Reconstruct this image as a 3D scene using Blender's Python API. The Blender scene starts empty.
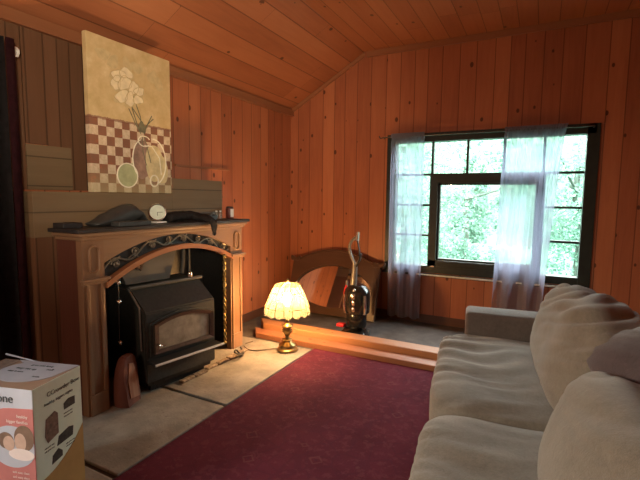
import bpy, bmesh, math, random
from mathutils import Vector, Matrix, noise
random.seed(7)
PI = math.pi
sc = bpy.context.scene
COL = sc.collection

# ------------------------------------------------------------------ materials
def new_mat(name):
    m = bpy.data.materials.new(name); m.use_nodes = True
    nt = m.node_tree; nt.nodes.clear()
    out = nt.nodes.new('ShaderNodeOutputMaterial')
    return m, nt, out

class N:
    """tiny node helper"""
    def __init__(s, nt): s.nt = nt
    def node(s, t, **kw):
        n = s.nt.nodes.new(t)
        for k, v in kw.items(): setattr(n, k, v)
        return n
    def link(s, a, b): s.nt.links.new(a, b)
    def inp(s, sock, v):
        if isinstance(v, bpy.types.NodeSocket): s.link(v, sock)
        else: sock.default_value = v
    def math(s, op, a, b=None, c=None, clamp=False):
        n = s.node('ShaderNodeMath', operation=op); n.use_clamp = clamp
        s.inp(n.inputs[0], a)
        if b is not None: s.inp(n.inputs[1], b)
        if c is not None: s.inp(n.inputs[2], c)
        return n.outputs[0]
    def mix(s, f, a, b, mode='MIX'):
        n = s.node('ShaderNodeMix', data_type='RGBA', blend_type=mode)
        s.inp(n.inputs[0], f)
        for i, v in ((6, a), (7, b)):
            if isinstance(v, tuple) and len(v) == 3: v = v + (1,)
            s.inp(n.inputs[i], v)
        return n.outputs[2]
    def ramp(s, f, stops, interp='LINEAR'):
        n = s.node('ShaderNodeValToRGB'); cr = n.color_ramp; cr.interpolation = interp
        while len(cr.elements) < len(stops): cr.elements.new(0.5)
        for e, (p, c) in zip(cr.elements, stops):
            e.position = p; e.color = (c + (1,)) if len(c) == 3 else c
        s.inp(n.inputs[0], f); return n.outputs[0]
    def xyz(s, kind='Object'):
        t = s.node('ShaderNodeTexCoord'); sp = s.node('ShaderNodeSeparateXYZ')
        s.link(t.outputs[kind], sp.inputs[0]); return sp.outputs
    def comb(s, x, y, z):
        n = s.node('ShaderNodeCombineXYZ')
        for i, v in enumerate((x, y, z)): s.inp(n.inputs[i], v)
        return n.outputs[0]
    def noise(s, vec, scale=5, detail=4, rough=.55, dist=0):
        n = s.node('ShaderNodeTexNoise'); s.link(vec, n.inputs['Vector'])
        n.inputs['Scale'].default_value = scale; n.inputs['Detail'].default_value = detail
        n.inputs['Roughness'].default_value = rough; n.inputs['Distortion'].default_value = dist
        return n.outputs['Fac']
    def bsdf(s, out, col, rough=.5, metal=0., spec=.5, bump=None, bstr=.3, bdist=.01, **kw):
        b = s.node('ShaderNodeBsdfPrincipled')
        if isinstance(col, tuple) and len(col) == 3: col = col + (1,)
        s.inp(b.inputs['Base Color'], col); s.inp(b.inputs['Roughness'], rough)
        b.inputs['Metallic'].default_value = metal; b.inputs['Specular IOR Level'].default_value = spec
        if bump is not None:
            bn = s.node('ShaderNodeBump'); bn.inputs['Strength'].default_value = bstr
            bn.inputs['Distance'].default_value = bdist
            s.link(bump, bn.inputs['Height']); s.link(bn.outputs[0], b.inputs['Normal'])
        for k, v in kw.items(): s.inp(b.inputs[k], v)
        s.link(b.outputs[0], out.inputs[0]); return b

def plain(name, col, rough=.5, metal=0., spec=.5, var=.25, scale=30, bstr=.15, **kw):
    m, nt, out = new_mat(name); n = N(nt)
    t = n.node('ShaderNodeTexCoord')
    f = n.noise(t.outputs['Object'], scale, 4)
    d = tuple(c * (1 - var) for c in col); l = tuple(min(1, c * (1 + var)) for c in col)
    c = n.ramp(f, [(.3, d), (.7, l)])
    n.bsdf(out, c, rough, metal, spec, f, bstr, .004, **kw)
    return m

def wood(name, lo, mid, hi, u=0, v=2, width=.13, groove=True, knots=True, rough=.45, seed=0., length=0, grain=1., spec=.35, dens=.27):
    """boards of varied width across axis u, grain along axis v"""
    m, nt, out = new_mat(name); n = N(nt)
    S = n.xyz(); U = n.math('ADD', S[u], seed); V = S[v]
    w = n.math('DIVIDE', U, width)
    vo = n.node('ShaderNodeTexVoronoi', voronoi_dimensions='1D', feature='F1'); n.link(w, vo.inputs['W'])
    vo.inputs['Scale'].default_value = 1; vo.inputs['Randomness'].default_value = .55
    ve = n.node('ShaderNodeTexVoronoi', voronoi_dimensions='1D', feature='DISTANCE_TO_EDGE'); n.link(w, ve.inputs['W'])
    ve.inputs['Scale'].default_value = 1; ve.inputs['Randomness'].default_value = .55
    rs = n.node('ShaderNodeSeparateColor'); n.link(vo.outputs['Color'], rs.inputs[0])
    rnd, rnd2 = rs.outputs[0], rs.outputs[1]
    joint = None
    if length:
        q = n.math('ADD', n.math('DIVIDE', V, length), n.math('MULTIPLY', rnd2, 7.))
        fl = n.math('FLOOR', q)
        wn = n.node('ShaderNodeTexWhiteNoise', noise_dimensions='2D')
        n.link(n.comb(fl, rnd, 0.), wn.inputs['Vector']); rnd = n.math('MULTIPLY_ADD', wn.outputs['Value'], .75, n.math('MULTIPLY', rnd, .25))
        fr = n.math('FRACT', q); joint = n.math('LESS_THAN', fr, .004 / length)
    off = n.math('MULTIPLY', rnd, 37.)
    gv = n.comb(n.math('MULTIPLY', U, 26.), n.math('MULTIPLY_ADD', V, 1.6, off), off)
    g = n.noise(gv, 1., 5, .6, 1.2)
    gv2 = n.comb(n.math('MULTIPLY', U, 3.), n.math('MULTIPLY_ADD', V, 1., off), off)
    g2 = n.noise(gv2, 1., 3, .5)
    f = n.math('ADD', n.math('MULTIPLY', rnd, .36), n.math('ADD', n.math('MULTIPLY', g, .36 * grain), n.math('MULTIPLY', g2, .36)))
    c = n.ramp(f, [(.2, lo), (.5, mid), (.85, hi)])
    h = g
    if knots:
        kv = n.comb(n.math('MULTIPLY', U, 7.), n.math('MULTIPLY_ADD', V, 4.6, off), 0.)
        k = n.node('ShaderNodeTexVoronoi', voronoi_dimensions='2D', feature='F1'); n.link(kv, k.inputs['Vector'])
        k.inputs['Scale'].default_value = 1.
        ks = n.node('ShaderNodeSeparateColor'); n.link(k.outputs['Color'], ks.inputs[0])
        sz = n.math('MULTIPLY', n.math('LESS_THAN', ks.outputs[0], dens), n.math('MULTIPLY_ADD', ks.outputs[1], .09, .045))
        kd = n.math('SUBTRACT', sz, k.outputs['Distance'])
        km = n.math('MULTIPLY', n.math('GREATER_THAN', sz, .01), n.math('MULTIPLY', n.math('MAXIMUM', kd, 0.), 30.), clamp=True)
        c = n.mix(n.math('MULTIPLY', km, .82), c, tuple(x * .22 for x in lo))
    if groove:
        gm = n.math('LESS_THAN', ve.outputs['Distance'], .0042 / width)
        if joint is not None: gm = n.math('MAXIMUM', gm, joint)
        c = n.mix(n.math('MULTIPLY', gm, .55), c, tuple(x * .2 for x in lo))
        h = n.math('SUBTRACT', n.math('MULTIPLY', g, .12), gm)
    n.bsdf(out, c, rough, 0, spec, h, .35, .006)
    return m

LO, MID, HI = (.20, .058, .028), (.34, .112, .050), (.47, .178, .080)
M = {}
M['wall_x'] = wood('knotty_pine_back', LO, MID, HI, 0, 2, .15, seed=3.3)
M['wall_y'] = wood('knotty_pine_side', LO, MID, HI, 1, 2, .15, seed=8.1)
M['wall_dark'] = wood('dark_pine_boards', (.10, .05, .026), (.15, .075, .04), (.20, .10, .056), 1, 2, .09, seed=5.1, knots=False)
M['ceil'] = wood('pine_ceiling', (.23, .074, .033), (.35, .122, .052), (.44, .175, .078), 0, 1, .155, seed=1.7, length=1.9, rough=.38, dens=.12)
M['breast'] = wood('weathered_boards', (.13, .086, .046), (.19, .13, .072), (.245, .172, .10), 2, 1, .15, seed=2.2, knots=False, rough=.6)
M['mantel'] = wood('mantel_oak', (.15, .083, .045), (.21, .120, .067), (.27, .165, .095), 2, 1, 3., groove=False, knots=False, rough=.4)
M['mantel_v'] = wood('mantel_oak_upright', (.14, .072, .040), (.20, .108, .060), (.26, .15, .085), 1, 2, 3., groove=False, knots=False, rough=.4)
M['mantel_side'] = wood('mantel_side_mahogany', (.07, .026, .018), (.10, .036, .024), (.13, .048, .03), 0, 2, 3., groove=False, knots=False, rough=.45)
M['trim'] = wood('trim_wood', (.17, .065, .03), (.25, .10, .045), (.33, .14, .065), 2, 1, 5., groove=False, knots=False)
M['base'] = wood('baseboard_wood', (.05, .02, .012), (.08, .034, .02), (.11, .05, .028), 2, 1, 5., groove=False, knots=False)
M['beam'] = wood('beam_wood', (.24, .10, .042), (.33, .145, .062), (.42, .20, .09), 1, 0, .5, groove=False, knots=True, rough=.5, dens=.1)
M['beam_dark'] = wood('beam_wood_front', (.18, .068, .032), (.26, .10, .046), (.34, .14, .065), 1, 0, .5, groove=False, knots=True, rough=.5, dens=.1)
M['mirror_frame'] = wood('walnut_frame', (.045, .022, .015), (.07, .036, .024), (.10, .052, .034), 2, 0, 3., groove=False, knots=False, rough=.35)
M['iron'] = plain('black_iron', (.026, .025, .024), .45, .3, .5, .3, 60)
M['stove'] = plain('stove_paint', (.042, .043, .039), .5, .2, .5, .25, 40)
M['hood'] = plain('hood_steel', (.095, .09, .08), .5, .2, .5, .3, 6)
M['stovetrim'] = plain('door_frame_bronze', (.10, .07, .055), .38, .6, .5, .2, 40)
M['chrome'] = plain('brushed_chrome', (.72, .70, .66), .22, 1., .5, .08, 60, .05)
M['silver'] = plain('worn_silver', (.62, .60, .56), .4, .3, .5, .1, 60, .05)
M['brass'] = plain('aged_brass', (.36, .25, .10), .34, 1., .5, .2, 25, .05)
M['brass2'] = plain('dull_brass', (.30, .22, .10), .4, 1., .5, .3, 60, .1)
M['scroll'] = plain('scroll_metal', (.20, .17, .13), .4, .7, .5, .25, 50)
M['black'] = plain('black_cloth', (.018, .016, .016), .85, 0, .2, .4, 40, .4)
M['slate'] = plain('black_slate', (.022, .019, .02), .55, 0, .4, .3, 20)
M['charcoal'] = plain('charcoal_plastic', (.04, .042, .042), .5, 0, .5, .2, 20)
M['blackplastic'] = plain('gloss_black_plastic', (.012, .012, .012), .16, 0, .6, .2, 20, .02)
M['greyplastic'] = plain('grey_plastic', (.16, .15, .14), .32, .3, .5, .15, 20, .03)
M['red'] = plain('red_plastic', (.50, .015, .02), .3, 0, .5, .15, 20, .03)
M['white'] = plain('white_paint', (.75, .74, .70), .5, 0, .4, .05, 30)
M['windowframe'] = plain('dark_green_paint', (.012, .019, .015), .45, 0, .4, .25, 25)
M['sillwhite'] = plain('lit_sill_edge', (.55, .56, .54), .5, 0, .4, .15, 40)
M['rod'] = plain('rod_metal', (.09, .085, .08), .35, .8, .5, .15, 40)
M['foot'] = plain('dark_foot', (.03, .02, .015), .5)
M['cord'] = plain('brown_cord', (.10, .065, .04), .6)
M['maroon'] = plain('maroon_cloth', (.04, .010, .014), .9, 0, .2, .35, 30, .3)
M['darkdrape'] = plain('dark_drape', (.020, .018, .019), .9, 0, .2, .35, 30, .3)

def glass_mat():
    m, nt, out = new_mat('window_glass'); n = N(nt)
    t = n.node('ShaderNodeBsdfTransparent'); t.inputs[0].default_value = (.96, .98, .97, 1)
    g = n.node('ShaderNodeBsdfGlossy'); g.inputs['Roughness'].default_value = .02
    x = n.node('ShaderNodeMixShader'); x.inputs[0].default_value = .04
    n.link(t.outputs[0], x.inputs[1]); n.link(g.outputs[0], x.inputs[2]); n.link(x.outputs[0], out.inputs[0])
    return m
M['glass'] = glass_mat()

def sheer_mat():
    m, nt, out = new_mat('sheer_voile'); n = N(nt)
    d = n.node('ShaderNodeBsdfDiffuse'); d.inputs[0].default_value = (.45, .46, .55, 1)
    tl = n.node('ShaderNodeBsdfTranslucent'); tl.inputs[0].default_value = (.26, .285, .40, 1)
    tp = n.node('ShaderNodeBsdfTransparent')
    a = n.node('ShaderNodeMixShader'); a.inputs[0].default_value = .55
    n.link(d.outputs[0], a.inputs[1]); n.link(tl.outputs[0], a.inputs[2])
    tc = n.node('ShaderNodeTexCoord')
    f = n.noise(tc.outputs['Object'], 160, 2)
    fac = n.math('MULTIPLY_ADD', f, .2, .50)
    b = n.node('ShaderNodeMixShader'); n.link(fac, b.inputs[0])
    n.link(tp.outputs[0], b.inputs[1]); n.link(a.outputs[0], b.inputs[2]); n.link(b.outputs[0], out.inputs[0])
    return m
M['sheer'] = sheer_mat()

def mirror_mat():
    m, nt, out = new_mat('mirror_glass'); n = N(nt)
    t = n.node('ShaderNodeTexCoord'); f = n.noise(t.outputs['Object'], 6, 3)
    c = n.ramp(f, [(.3, (.70, .70, .68)), (.7, (.80, .79, .77))])
    n.bsdf(out, c, .03, 1.)
    return m
M['mirror'] = mirror_mat()

def shade_mat():
    m, nt, out = new_mat('capiz_shade'); n = N(nt)
    t = n.node('ShaderNodeTexCoord'); f = n.noise(t.outputs['Object'], 30, 3)
    c = n.ramp(f, [(.3, (.20, .19, .13)), (.7, (.26, .25, .18))])
    d = n.node('ShaderNodeBsdfDiffuse'); tl = n.node('ShaderNodeBsdfTranslucent'); tp = n.node('ShaderNodeBsdfTransparent')
    tp.inputs[0].default_value = (1, .92, .74, 1)
    n.link(c, d.inputs[0]); n.link(c, tl.inputs[0])
    a = n.node('ShaderNodeMixShader'); a.inputs[0].default_value = .6
    n.link(d.outputs[0], a.inputs[1]); n.link(tl.outputs[0], a.inputs[2])
    b = n.node('ShaderNodeMixShader'); b.inputs[0].default_value = .42
    n.link(tp.outputs[0], b.inputs[1]); n.link(a.outputs[0], b.inputs[2]); n.link(b.outputs[0], out.inputs[0])
    return m
M['shade'] = shade_mat()

def bulb_mat():
    m, nt, out = new_mat('lit_bulb'); n = N(nt)
    e = n.node('ShaderNodeEmission'); e.inputs[0].default_value = (1, .55, .23, 1); e.inputs[1].default_value = 1080
    n.link(e.outputs[0], out.inputs[0]); return m
M['bulb'] = bulb_mat()

def stone_mat():
    m, nt, out = new_mat('hearth_stone'); n = N(nt)
    t = n.node('ShaderNodeTexCoord')
    f = n.noise(t.outputs['Object'], 5, 8, .65); f2 = n.noise(t.outputs['Object'], 38, 4, .7)
    c = n.ramp(f, [(.3, (.165, .145, .118)), (.5, (.235, .205, .168)), (.72, (.31, .275, .23))])
    pit = n.math('LESS_THAN', f2, .36)
    c = n.mix(n.math('MULTIPLY', pit, .55), c, (.12, .095, .07))
    n.bsdf(out, c, .8, 0, .3, n.math('ADD', f2, f), .5, .01); return m
M['stone'] = stone_mat()

def rubble_mat():
    m, nt, out = new_mat('rough_brick'); n = N(nt)
    t = n.node('ShaderNodeTexCoord')
    f = n.noise(t.outputs['Object'], 30, 6, .7)
    c = n.ramp(f, [(.35, (.10, .07, .05)), (.5, (.24, .18, .13)), (.68, (.38, .31, .24))])
    n.bsdf(out, c, .9, 0, .2, f, .8, .02); return m
M['rubble'] = rubble_mat()

def floor_mat():
    m, nt, out = new_mat('sooty_concrete'); n = N(nt)
    t = n.node('ShaderNodeTexCoord')
    f = n.noise(t.outputs['Object'], 7, 7, .65)
    c = n.ramp(f, [(.3, (.055, .047, .042)), (.7, (.115, .10, .088))])
    n.bsdf(out, c, .8, 0, .25, f, .3, .01); return m
M['floor'] = floor_mat()

def carpet_mat():
    m, nt, out = new_mat('oriental_carpet'); n = N(nt)
    t = n.node('ShaderNodeTexCoord')
    f = n.noise(t.outputs['Object'], 420, 2); f2 = n.noise(t.outputs['Object'], 3, 4)
    c = n.ramp(f2, [(.3, (.080, .012, .024)), (.7, (.125, .020, .038))])
    v = n.node('ShaderNodeTexVoronoi', feature='F1', distance='MANHATTAN'); n.link(t.outputs['Object'], v.inputs['Vector'])
    v.inputs['Scale'].default_value = 5.2; v.inputs['Randomness'].default_value = .75
    d = v.outputs['Distance']
    ring = n.math('MULTIPLY', n.math('GREATER_THAN', d, .17), n.math('LESS_THAN', d, .23))
    core = n.math('LESS_THAN', d, .08)
    c = n.mix(n.math('MULTIPLY', ring, n.math('MULTIPLY', f2, .35)), c, (.30, .15, .12))
    c = n.mix(n.math('MULTIPLY', core, .3), c, (.05, .02, .045))
    v2 = n.node('ShaderNodeTexVoronoi', feature='DISTANCE_TO_EDGE'); n.link(t.outputs['Object'], v2.inputs['Vector'])
    v2.inputs['Scale'].default_value = 9
    ed = n.math('LESS_THAN', v2.outputs['Distance'], .05)
    c = n.mix(n.math('MULTIPLY', ed, .22), c, (.06, .015, .03))
    f4 = n.noise(t.outputs['Object'], 22, 5, .7)
    c = n.mix(n.math('MULTIPLY', n.math('GREATER_THAN', f4, .56), .2), c, (.23, .075, .085))
    c = n.mix(n.math('MULTIPLY', f, .5), c, (.055, .012, .02))
    n.bsdf(out, c, .95, 0, .1, f, .6, .006, **{'Sheen Weight': .0}); return m
M['carpet'] = carpet_mat()

def fabric_mat(name, lo, hi, sheen=.3):
    m, nt, out = new_mat(name); n = N(nt)
    t = n.node('ShaderNodeTexCoord')
    f = n.noise(t.outputs['Object'], 260, 3, .7); f2 = n.noise(t.outputs['Object'], 9, 5, .6)
    f3 = n.noise(t.outputs['Object'], 60, 3, .7)
    mixf = n.math('ADD', n.math('MULTIPLY', f, .4), n.math('ADD', n.math('MULTIPLY', f2, .35), n.math('MULTIPLY', f3, .25)))
    c = n.ramp(mixf, [(.36, lo), (.64, hi)])
    h = n.math('ADD', f, n.math('MULTIPLY', f3, .8))
    n.bsdf(out, c, .92, 0, .15, h, .45, .004, **{'Sheen Weight': sheen}); return m
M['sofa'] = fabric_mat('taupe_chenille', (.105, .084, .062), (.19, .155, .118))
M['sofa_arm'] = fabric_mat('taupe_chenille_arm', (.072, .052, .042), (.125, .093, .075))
M['pillow'] = fabric_mat('mauve_brown_plush', (.045, .03, .032), (.08, .055, .056))

def leaf_mat(name, a, b):
    m, nt, out = new_mat(name); n = N(nt)
    g = n.node('ShaderNodeNewGeometry')
    c = n.ramp(g.outputs['Random Per Island'], [(0., a), (1., b)])
    d = n.node('ShaderNodeBsdfDiffuse'); tl = n.node('ShaderNodeBsdfTranslucent')
    n.link(c, d.inputs[0]); n.link(c, tl.inputs[0])
    x = n.node('ShaderNodeMixShader'); x.inputs[0].default_value = .45
    n.link(d.outputs[0], x.inputs[1]); n.link(tl.outputs[0], x.inputs[2]); n.link(x.outputs[0], out.inputs[0]); return m
M['leaf'] = leaf_mat('spring_leaves', (.15, .27, .215), (.27, .43, .345))
M['leaf2'] = leaf_mat('dark_leaves', (.13, .25, .20), (.25, .41, .325))
M['bark'] = plain('bark', (.08, .11, .09), .9)
M['grass'] = plain('grass_ground', (.06, .12, .09), .95, 0, .1, .4, 8)

# ------------------------------------------------------------------ mesh helpers
def bm_new(): return bmesh.new()
def box(bm, x0, x1, y0, y1, z0, z1, bev=0.0, seg=2, mat=None):
    vs = [bm.verts.new((x, y, z)) for x in (x0, x1) for y in (y0, y1) for z in (z0, z1)]
    F = [(0, 1, 3, 2), (4, 6, 7, 5), (0, 4, 5, 1), (2, 3, 7, 6), (0, 2, 6, 4), (1, 5, 7, 3)]
    fs = [bm.faces.new([vs[i] for i in f]) for f in F]
    if mat is not None:
        bmesh.ops.transform(bm, matrix=mat, verts=vs)
    if bev > 0:
        es = list({e for f in fs for e in f.edges})
        bmesh.ops.bevel(bm, geom=es, offset=bev, segments=seg, affect='EDGES', profile=.5)
def prism(bm, pts, axis, a0, a1):
    """polygon pts (2D) extruded along axis from a0 to a1; pts in the two other axes, in order"""
    def P(p, a):
        if axis == 0: return (a, p[0], p[1])
        if axis == 1: return (p[0], a, p[1])
        return (p[0], p[1], a)
    A = [bm.verts.new(P(p, a0)) for p in pts]; B = [bm.verts.new(P(p, a1)) for p in pts]
    n = len(pts)
    bm.faces.new(A); bm.faces.new(B[::-1])
    for i in range(n): bm.faces.new((A[i], B[i], B[(i + 1) % n], A[(i + 1) % n]))
def strip_prism(bm, top, bot, axis, a0, a1):
    """solid between two matching polylines (no concave n-gon trouble)"""
    for i in range(len(top) - 1):
        prism(bm, [bot[i], bot[i + 1], top[i + 1], top[i]], axis, a0, a1)
    bmesh.ops.remove_doubles(bm, verts=bm.verts, dist=1e-5)
    # drop internal faces shared twice
    seen = {}
    for f in bm.faces:
        k = tuple(sorted(v.index for v in f.verts)) if False else tuple(sorted((round(v.co.x, 5), round(v.co.y, 5), round(v.co.z, 5)) for v in f.verts))
        seen.setdefault(k, []).append(f)
    dead = [f for l in seen.values() if len(l) > 1 for f in l]
    if dead: bmesh.ops.delete(bm, geom=dead, context='FACES')
def lathe(bm, prof, seg=32, cx=0, cy=0, rfun=None):
    rings = []
    for r, z in prof:
        ring = []
        for i in range(seg):
            a = 2 * PI * i / seg
            k = rfun(a, z) if rfun else 1
            ring.append(bm.verts.new((cx + r * k * math.cos(a), cy + r * k * math.sin(a), z)))
        rings.append(ring)
    for A, B in zip(rings, rings[1:]):
        for i in range(seg):
            bm.faces.new((A[i], A[(i + 1) % seg], B[(i + 1) % seg], B[i]))
    return rings
def cap(bm, ring, flip=False): bm.faces.new(ring[::-1] if flip else ring)
def solid_lathe(bm, prof, seg=32, cx=0, cy=0):
    r = lathe(bm, prof, seg, cx, cy); cap(bm, r[0], True); cap(bm, r[-1])
def tube(bm, pts, r, seg=8, close=False):
    pts = [Vector(p) for p in pts]; n = len(pts)
    rad = r if callable(r) else (lambda t: r)
    up = None; rings = []
    for i, p in enumerate(pts):
        if close: d = pts[(i + 1) % n] - pts[i - 1]
        else: d = pts[min(i + 1, n - 1)] - pts[max(i - 1, 0)]
        d.normalize()
        if up is None:
            up = Vector((0, 0, 1)) if abs(d.z) < .9 else Vector((1, 0, 0))
        u = (up - d * up.dot(d)).normalized(); w = d.cross(u); up = u
        rr = rad(i / max(1, n - 1))
        rings.append([bm.verts.new(p + (u * math.cos(2 * PI * k / seg) + w * math.sin(2 * PI * k / seg)) * rr) for k in range(seg)])
    for i in range(n if close else n - 1):
        A, B = rings[i], rings[(i + 1) % n]
        for k in range(seg): bm.faces.new((A[k], A[(k + 1) % seg], B[(k + 1) % seg], B[k]))
    if not close:
        bm.faces.new(rings[0][::-1]); bm.faces.new(rings[-1])
def spline(pts, n=8):
    P = [Vector(p) for p in pts]; out = []
    for i in range(len(P) - 1):
        p0, p1, p2, p3 = P[max(i - 1, 0)], P[i], P[i + 1], P[min(i + 2, len(P) - 1)]
        for k in range(n):
            t = k / n
            out.append(.5 * ((2 * p1) + (p2 - p0) * t + (2 * p0 - 5 * p1 + 4 * p2 - p3) * t * t + (3 * p1 - p0 - 3 * p2 + p3) * t ** 3))
    out.append(P[-1]); return out
def sphere(bm, c, r, sx=1, sy=1, sz=1, seg=16):
    bmesh.ops.create_uvsphere(bm, u_segments=seg, v_segments=max(6, seg // 2), radius=1,
                              matrix=Matrix.Translation(c) @ Matrix.Diagonal((r * sx, r * sy, r * sz, 1)))

def obj(name, bm, mat, parent=None, smooth=False, world=True, angle=40):
    """one mesh object; world=True: bm is in world axes and is shifted to the parent's origin"""
    bmesh.ops.recalc_face_normals(bm, faces=bm.faces)
    if parent is not None and world:
        base = parent
        off = Vector((0, 0, 0))
        while base is not None: off += base.location; base = base.parent
        bmesh.ops.translate(bm, verts=bm.verts, vec=-off)
    me = bpy.data.meshes.new(name); bm.to_mesh(me); bm.free()
    if mat is not None: me.materials.append(mat)
    if smooth:
        me.polygons.foreach_set('use_smooth', [True] * len(me.polygons))
        me.set_sharp_from_angle(angle=math.radians(angle))
    o = bpy.data.objects.new(name, me); COL.objects.link(o)
    if parent is not None: o.parent = parent
    return o
def tag(o, label, cat, group=None, kind=None):
    o['label'] = label; o['category'] = cat
    if group: o['group'] = group
    if kind: o['kind'] = kind
    return o
def thing(name, label, cat, loc=(0, 0, 0), rotz=0, group=None):
    o = bpy.data.objects.new(name, None); COL.objects.link(o); o.empty_display_size = .1
    o.location = loc; o.rotation_euler = (0, 0, rotz)
    return tag(o, label, cat, group)
def struct(name, bm, mat, label=None, parent=None):
    o = obj(name, bm, mat, parent)
    if parent is None: o['kind'] = 'structure'
    if label: o['label'] = label
    return o
def settle(o, loc):
    """put a one-mesh object's origin at loc without moving the mesh"""
    o.data.transform(Matrix.Translation(-Vector(loc))); o.location = loc; return o
def text_bm(s, size, align='LEFT'):
    cu = bpy.data.curves.new('lettering', 'FONT'); cu.body = s; cu.size = size; cu.align_x = align; cu.extrude = .0004
    t = bpy.data.objects.new('lettering', cu); COL.objects.link(t)
    dg = bpy.context.evaluated_depsgraph_get()
    me = bpy.data.meshes.new_from_object(t.evaluated_get(dg)); bm = bm_new(); bm.from_mesh(me)
    bpy.data.objects.remove(t); bpy.data.curves.remove(cu); bpy.data.meshes.remove(me)
    return bm

# ------------------------------------------------------------------ camera
CAM = Vector((2.697, -4.442, 1.30)); F = 427.4
yaw, pit, rol = map(math.radians, (27.33, 5.65, .62))
fwd = Vector((-math.sin(yaw) * math.cos(pit), math.cos(yaw) * math.cos(pit), -math.sin(pit)))
rt = Vector((math.cos(yaw), math.sin(yaw), 0)); up = rt.cross(fwd)
r2 = rt * math.cos(rol) + up * math.sin(rol); u2 = -rt * math.sin(rol) + up * math.cos(rol)
cam = bpy.data.cameras.new('camera'); co = bpy.data.objects.new('camera', cam); COL.objects.link(co)
cam.sensor_fit = 'HORIZONTAL'; cam.sensor_width = 36; cam.lens = 36 * F / 640; cam.clip_start = .05
co.matrix_world = Matrix(((r2.x, u2.x, -fwd.x, CAM.x), (r2.y, u2.y, -fwd.y, CAM.y), (r2.z, u2.z, -fwd.z, CAM.z), (0, 0, 0, 1)))
sc.camera = co

# ------------------------------------------------------------------ room shell
XR, YB, ZL, ZH, XK = 3.78, -6.4, 2.33, 2.86, .92      # right wall, rear wall, eave, flat ceiling, knee
WX0, WX1, WZ0, WZ1 = 1.24, 3.08, .535, 1.955           # window opening
bm = bm_new(); box(bm, -.12, XR + .12, YB - .12, .14, -.15, 0); struct('floor', bm, M['floor'])
bm = bm_new()
prism(bm, [(0, 0), (WX0, 0), (WX0, ZH), (XK, ZH), (0, ZL)], 1, 0, .12)
prism(bm, [(WX0, 0), (WX1, 0), (WX1, WZ0), (WX0, WZ0)], 1, 0, .12)
prism(bm, [(WX0, WZ1), (WX1, WZ1), (WX1, ZH), (WX0, ZH)], 1, 0, .12)
prism(bm, [(WX1, 0), (XR, 0), (XR, ZH), (WX1, ZH)], 1, 0, .12)
struct('wall_back', bm, M['wall_x'])
RY0, RY1, RZ0, RZ1 = -6.0, -4.35, .70, 2.1      # unseen window added on the left wall for fill daylight
bm = bm_new()
box(bm, -.12, 0, YB, RY0, 0, ZL + .12); box(bm, -.12, 0, RY1, .12, 0, ZL + .12)
box(bm, -.12, 0, RY0, RY1, 0, RZ0); box(bm, -.12, 0, RY0, RY1, RZ1, ZL + .12)
struct('wall_left', bm, M['wall_y'])
bm = bm_new(); box(bm, XR, XR + .12, YB, .12, 0, ZH + .1); struct('wall_right', bm, M['wall_y'])
bm = bm_new(); box(bm, -.12, XR + .12, YB - .12, YB, 0, ZH + .1)
struct('wall_rear', bm, M['wall_x'])
bm = bm_new()
prism(bm, [(0, ZL), (XK, ZH), (XR, ZH), (XR, ZH + .12), (XK, ZH + .12), (-.12, ZL + .05)], 1, YB - .3, .12)
struct('ceiling', bm, M['ceil'])
# added window, out of view: its daylight fills the sofa side
bm = bm_new()
for y in (RY0, (RY0 + RY1) / 2 - .03, RY1 - .06): box(bm, -.09, .01, y, y + .06, RZ0, RZ1)
for z in (RZ0, RZ1 - .06): box(bm, -.09, .01, RY0, RY1, z, z + .06)
rw = struct('fill_window', bm, M['windowframe'])
bm = bm_new(); box(bm, -.06, -.055, RY0, RY1, RZ0, RZ1); struct('window_pane', bm, M['glass'], parent=rw)

# trims and patches
bm = bm_new(); box(bm, 0, .035, YB, 0, 2.262, 2.325); box(bm, 0, .045, YB, 0, 2.25, 2.262); struct('trim_1', bm, M['trim'])
bm = bm_new(); box(bm, XK + .03, XR, -.022, 0, ZH - .06, ZH - .001); struct('trim_2', bm, M['trim'])
bm = bm_new(); box(bm, 1.15, 3.14, -.010, 0, 1.957, 2.07); struct('trim_3', bm, M['wall_x'])
sl = (ZH - ZL) / XK
bm = bm_new(); prism(bm, [(.0, ZL - .05), (XK, ZH - .05), (XK, ZH - .004), (.0, ZL - .004)], 1, -.018, 0); struct('trim_4', bm, M['trim'])
bm = bm_new(); box(bm, 0, .018, -1.55, 0, 0, .085, .003); struct('baseboard_left', bm, M['base'])
bm = bm_new(); box(bm, 0.02, XR, -.018, 0, 0, .085, .003); struct('baseboard_back', bm, M['base'])
# vertical patch boards on the left wall, left of the painting
bm = bm_new(); box(bm, 0, .012, -3.12, -2.99, 1.33, 2.26); struct('trim_5', bm, M['wall_dark'])
bm = bm_new(); box(bm, 0, .016, -2.985, -2.86, 1.60, 2.26); struct('trim_6', bm, M['wall_dark'])
bm = bm_new(); box(bm, 0, .010, -2.855, -2.60, 1.33, 2.26); struct('shadow_board', bm, M['wall_dark'])  # dark board stands in for the painting's shadow on the wall
bm = bm_new(); box(bm, 0, .020, -2.99, -2.72, 1.33, 1.595); struct('trim_7', bm, M['breast'])
bm = bm_new(); box(bm, 0, .03, -1.85, -1.18, 1.545, 1.562); struct('trim_8', bm, M['trim'])
# horizontal boarded chimney breast above the shelf
bm = bm_new()
box(bm, 0, .20, -3.07, -2.062, 1.06, 1.318, .002); box(bm, 0, .20, -2.062, -1.49, 1.06, 1.435, .002)
struct('wall_chimney', bm, M['breast'])
bm = bm_new()
box(bm, 0, .198, -3.07, -1.49, 1.04, 1.06)
box(bm, 0, .198, -3.07, -2.92, 0, 1.04); box(bm, 0, .198, -1.545, -1.49, 0, 1.04)
struct('wall_chimney_lower', bm, M['wall_dark'])
bm = bm_new(); box(bm, .0, .205, -1.49, -1.44, 1.292, 1.302); struct('trim_9', bm, M['trim'])

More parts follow.
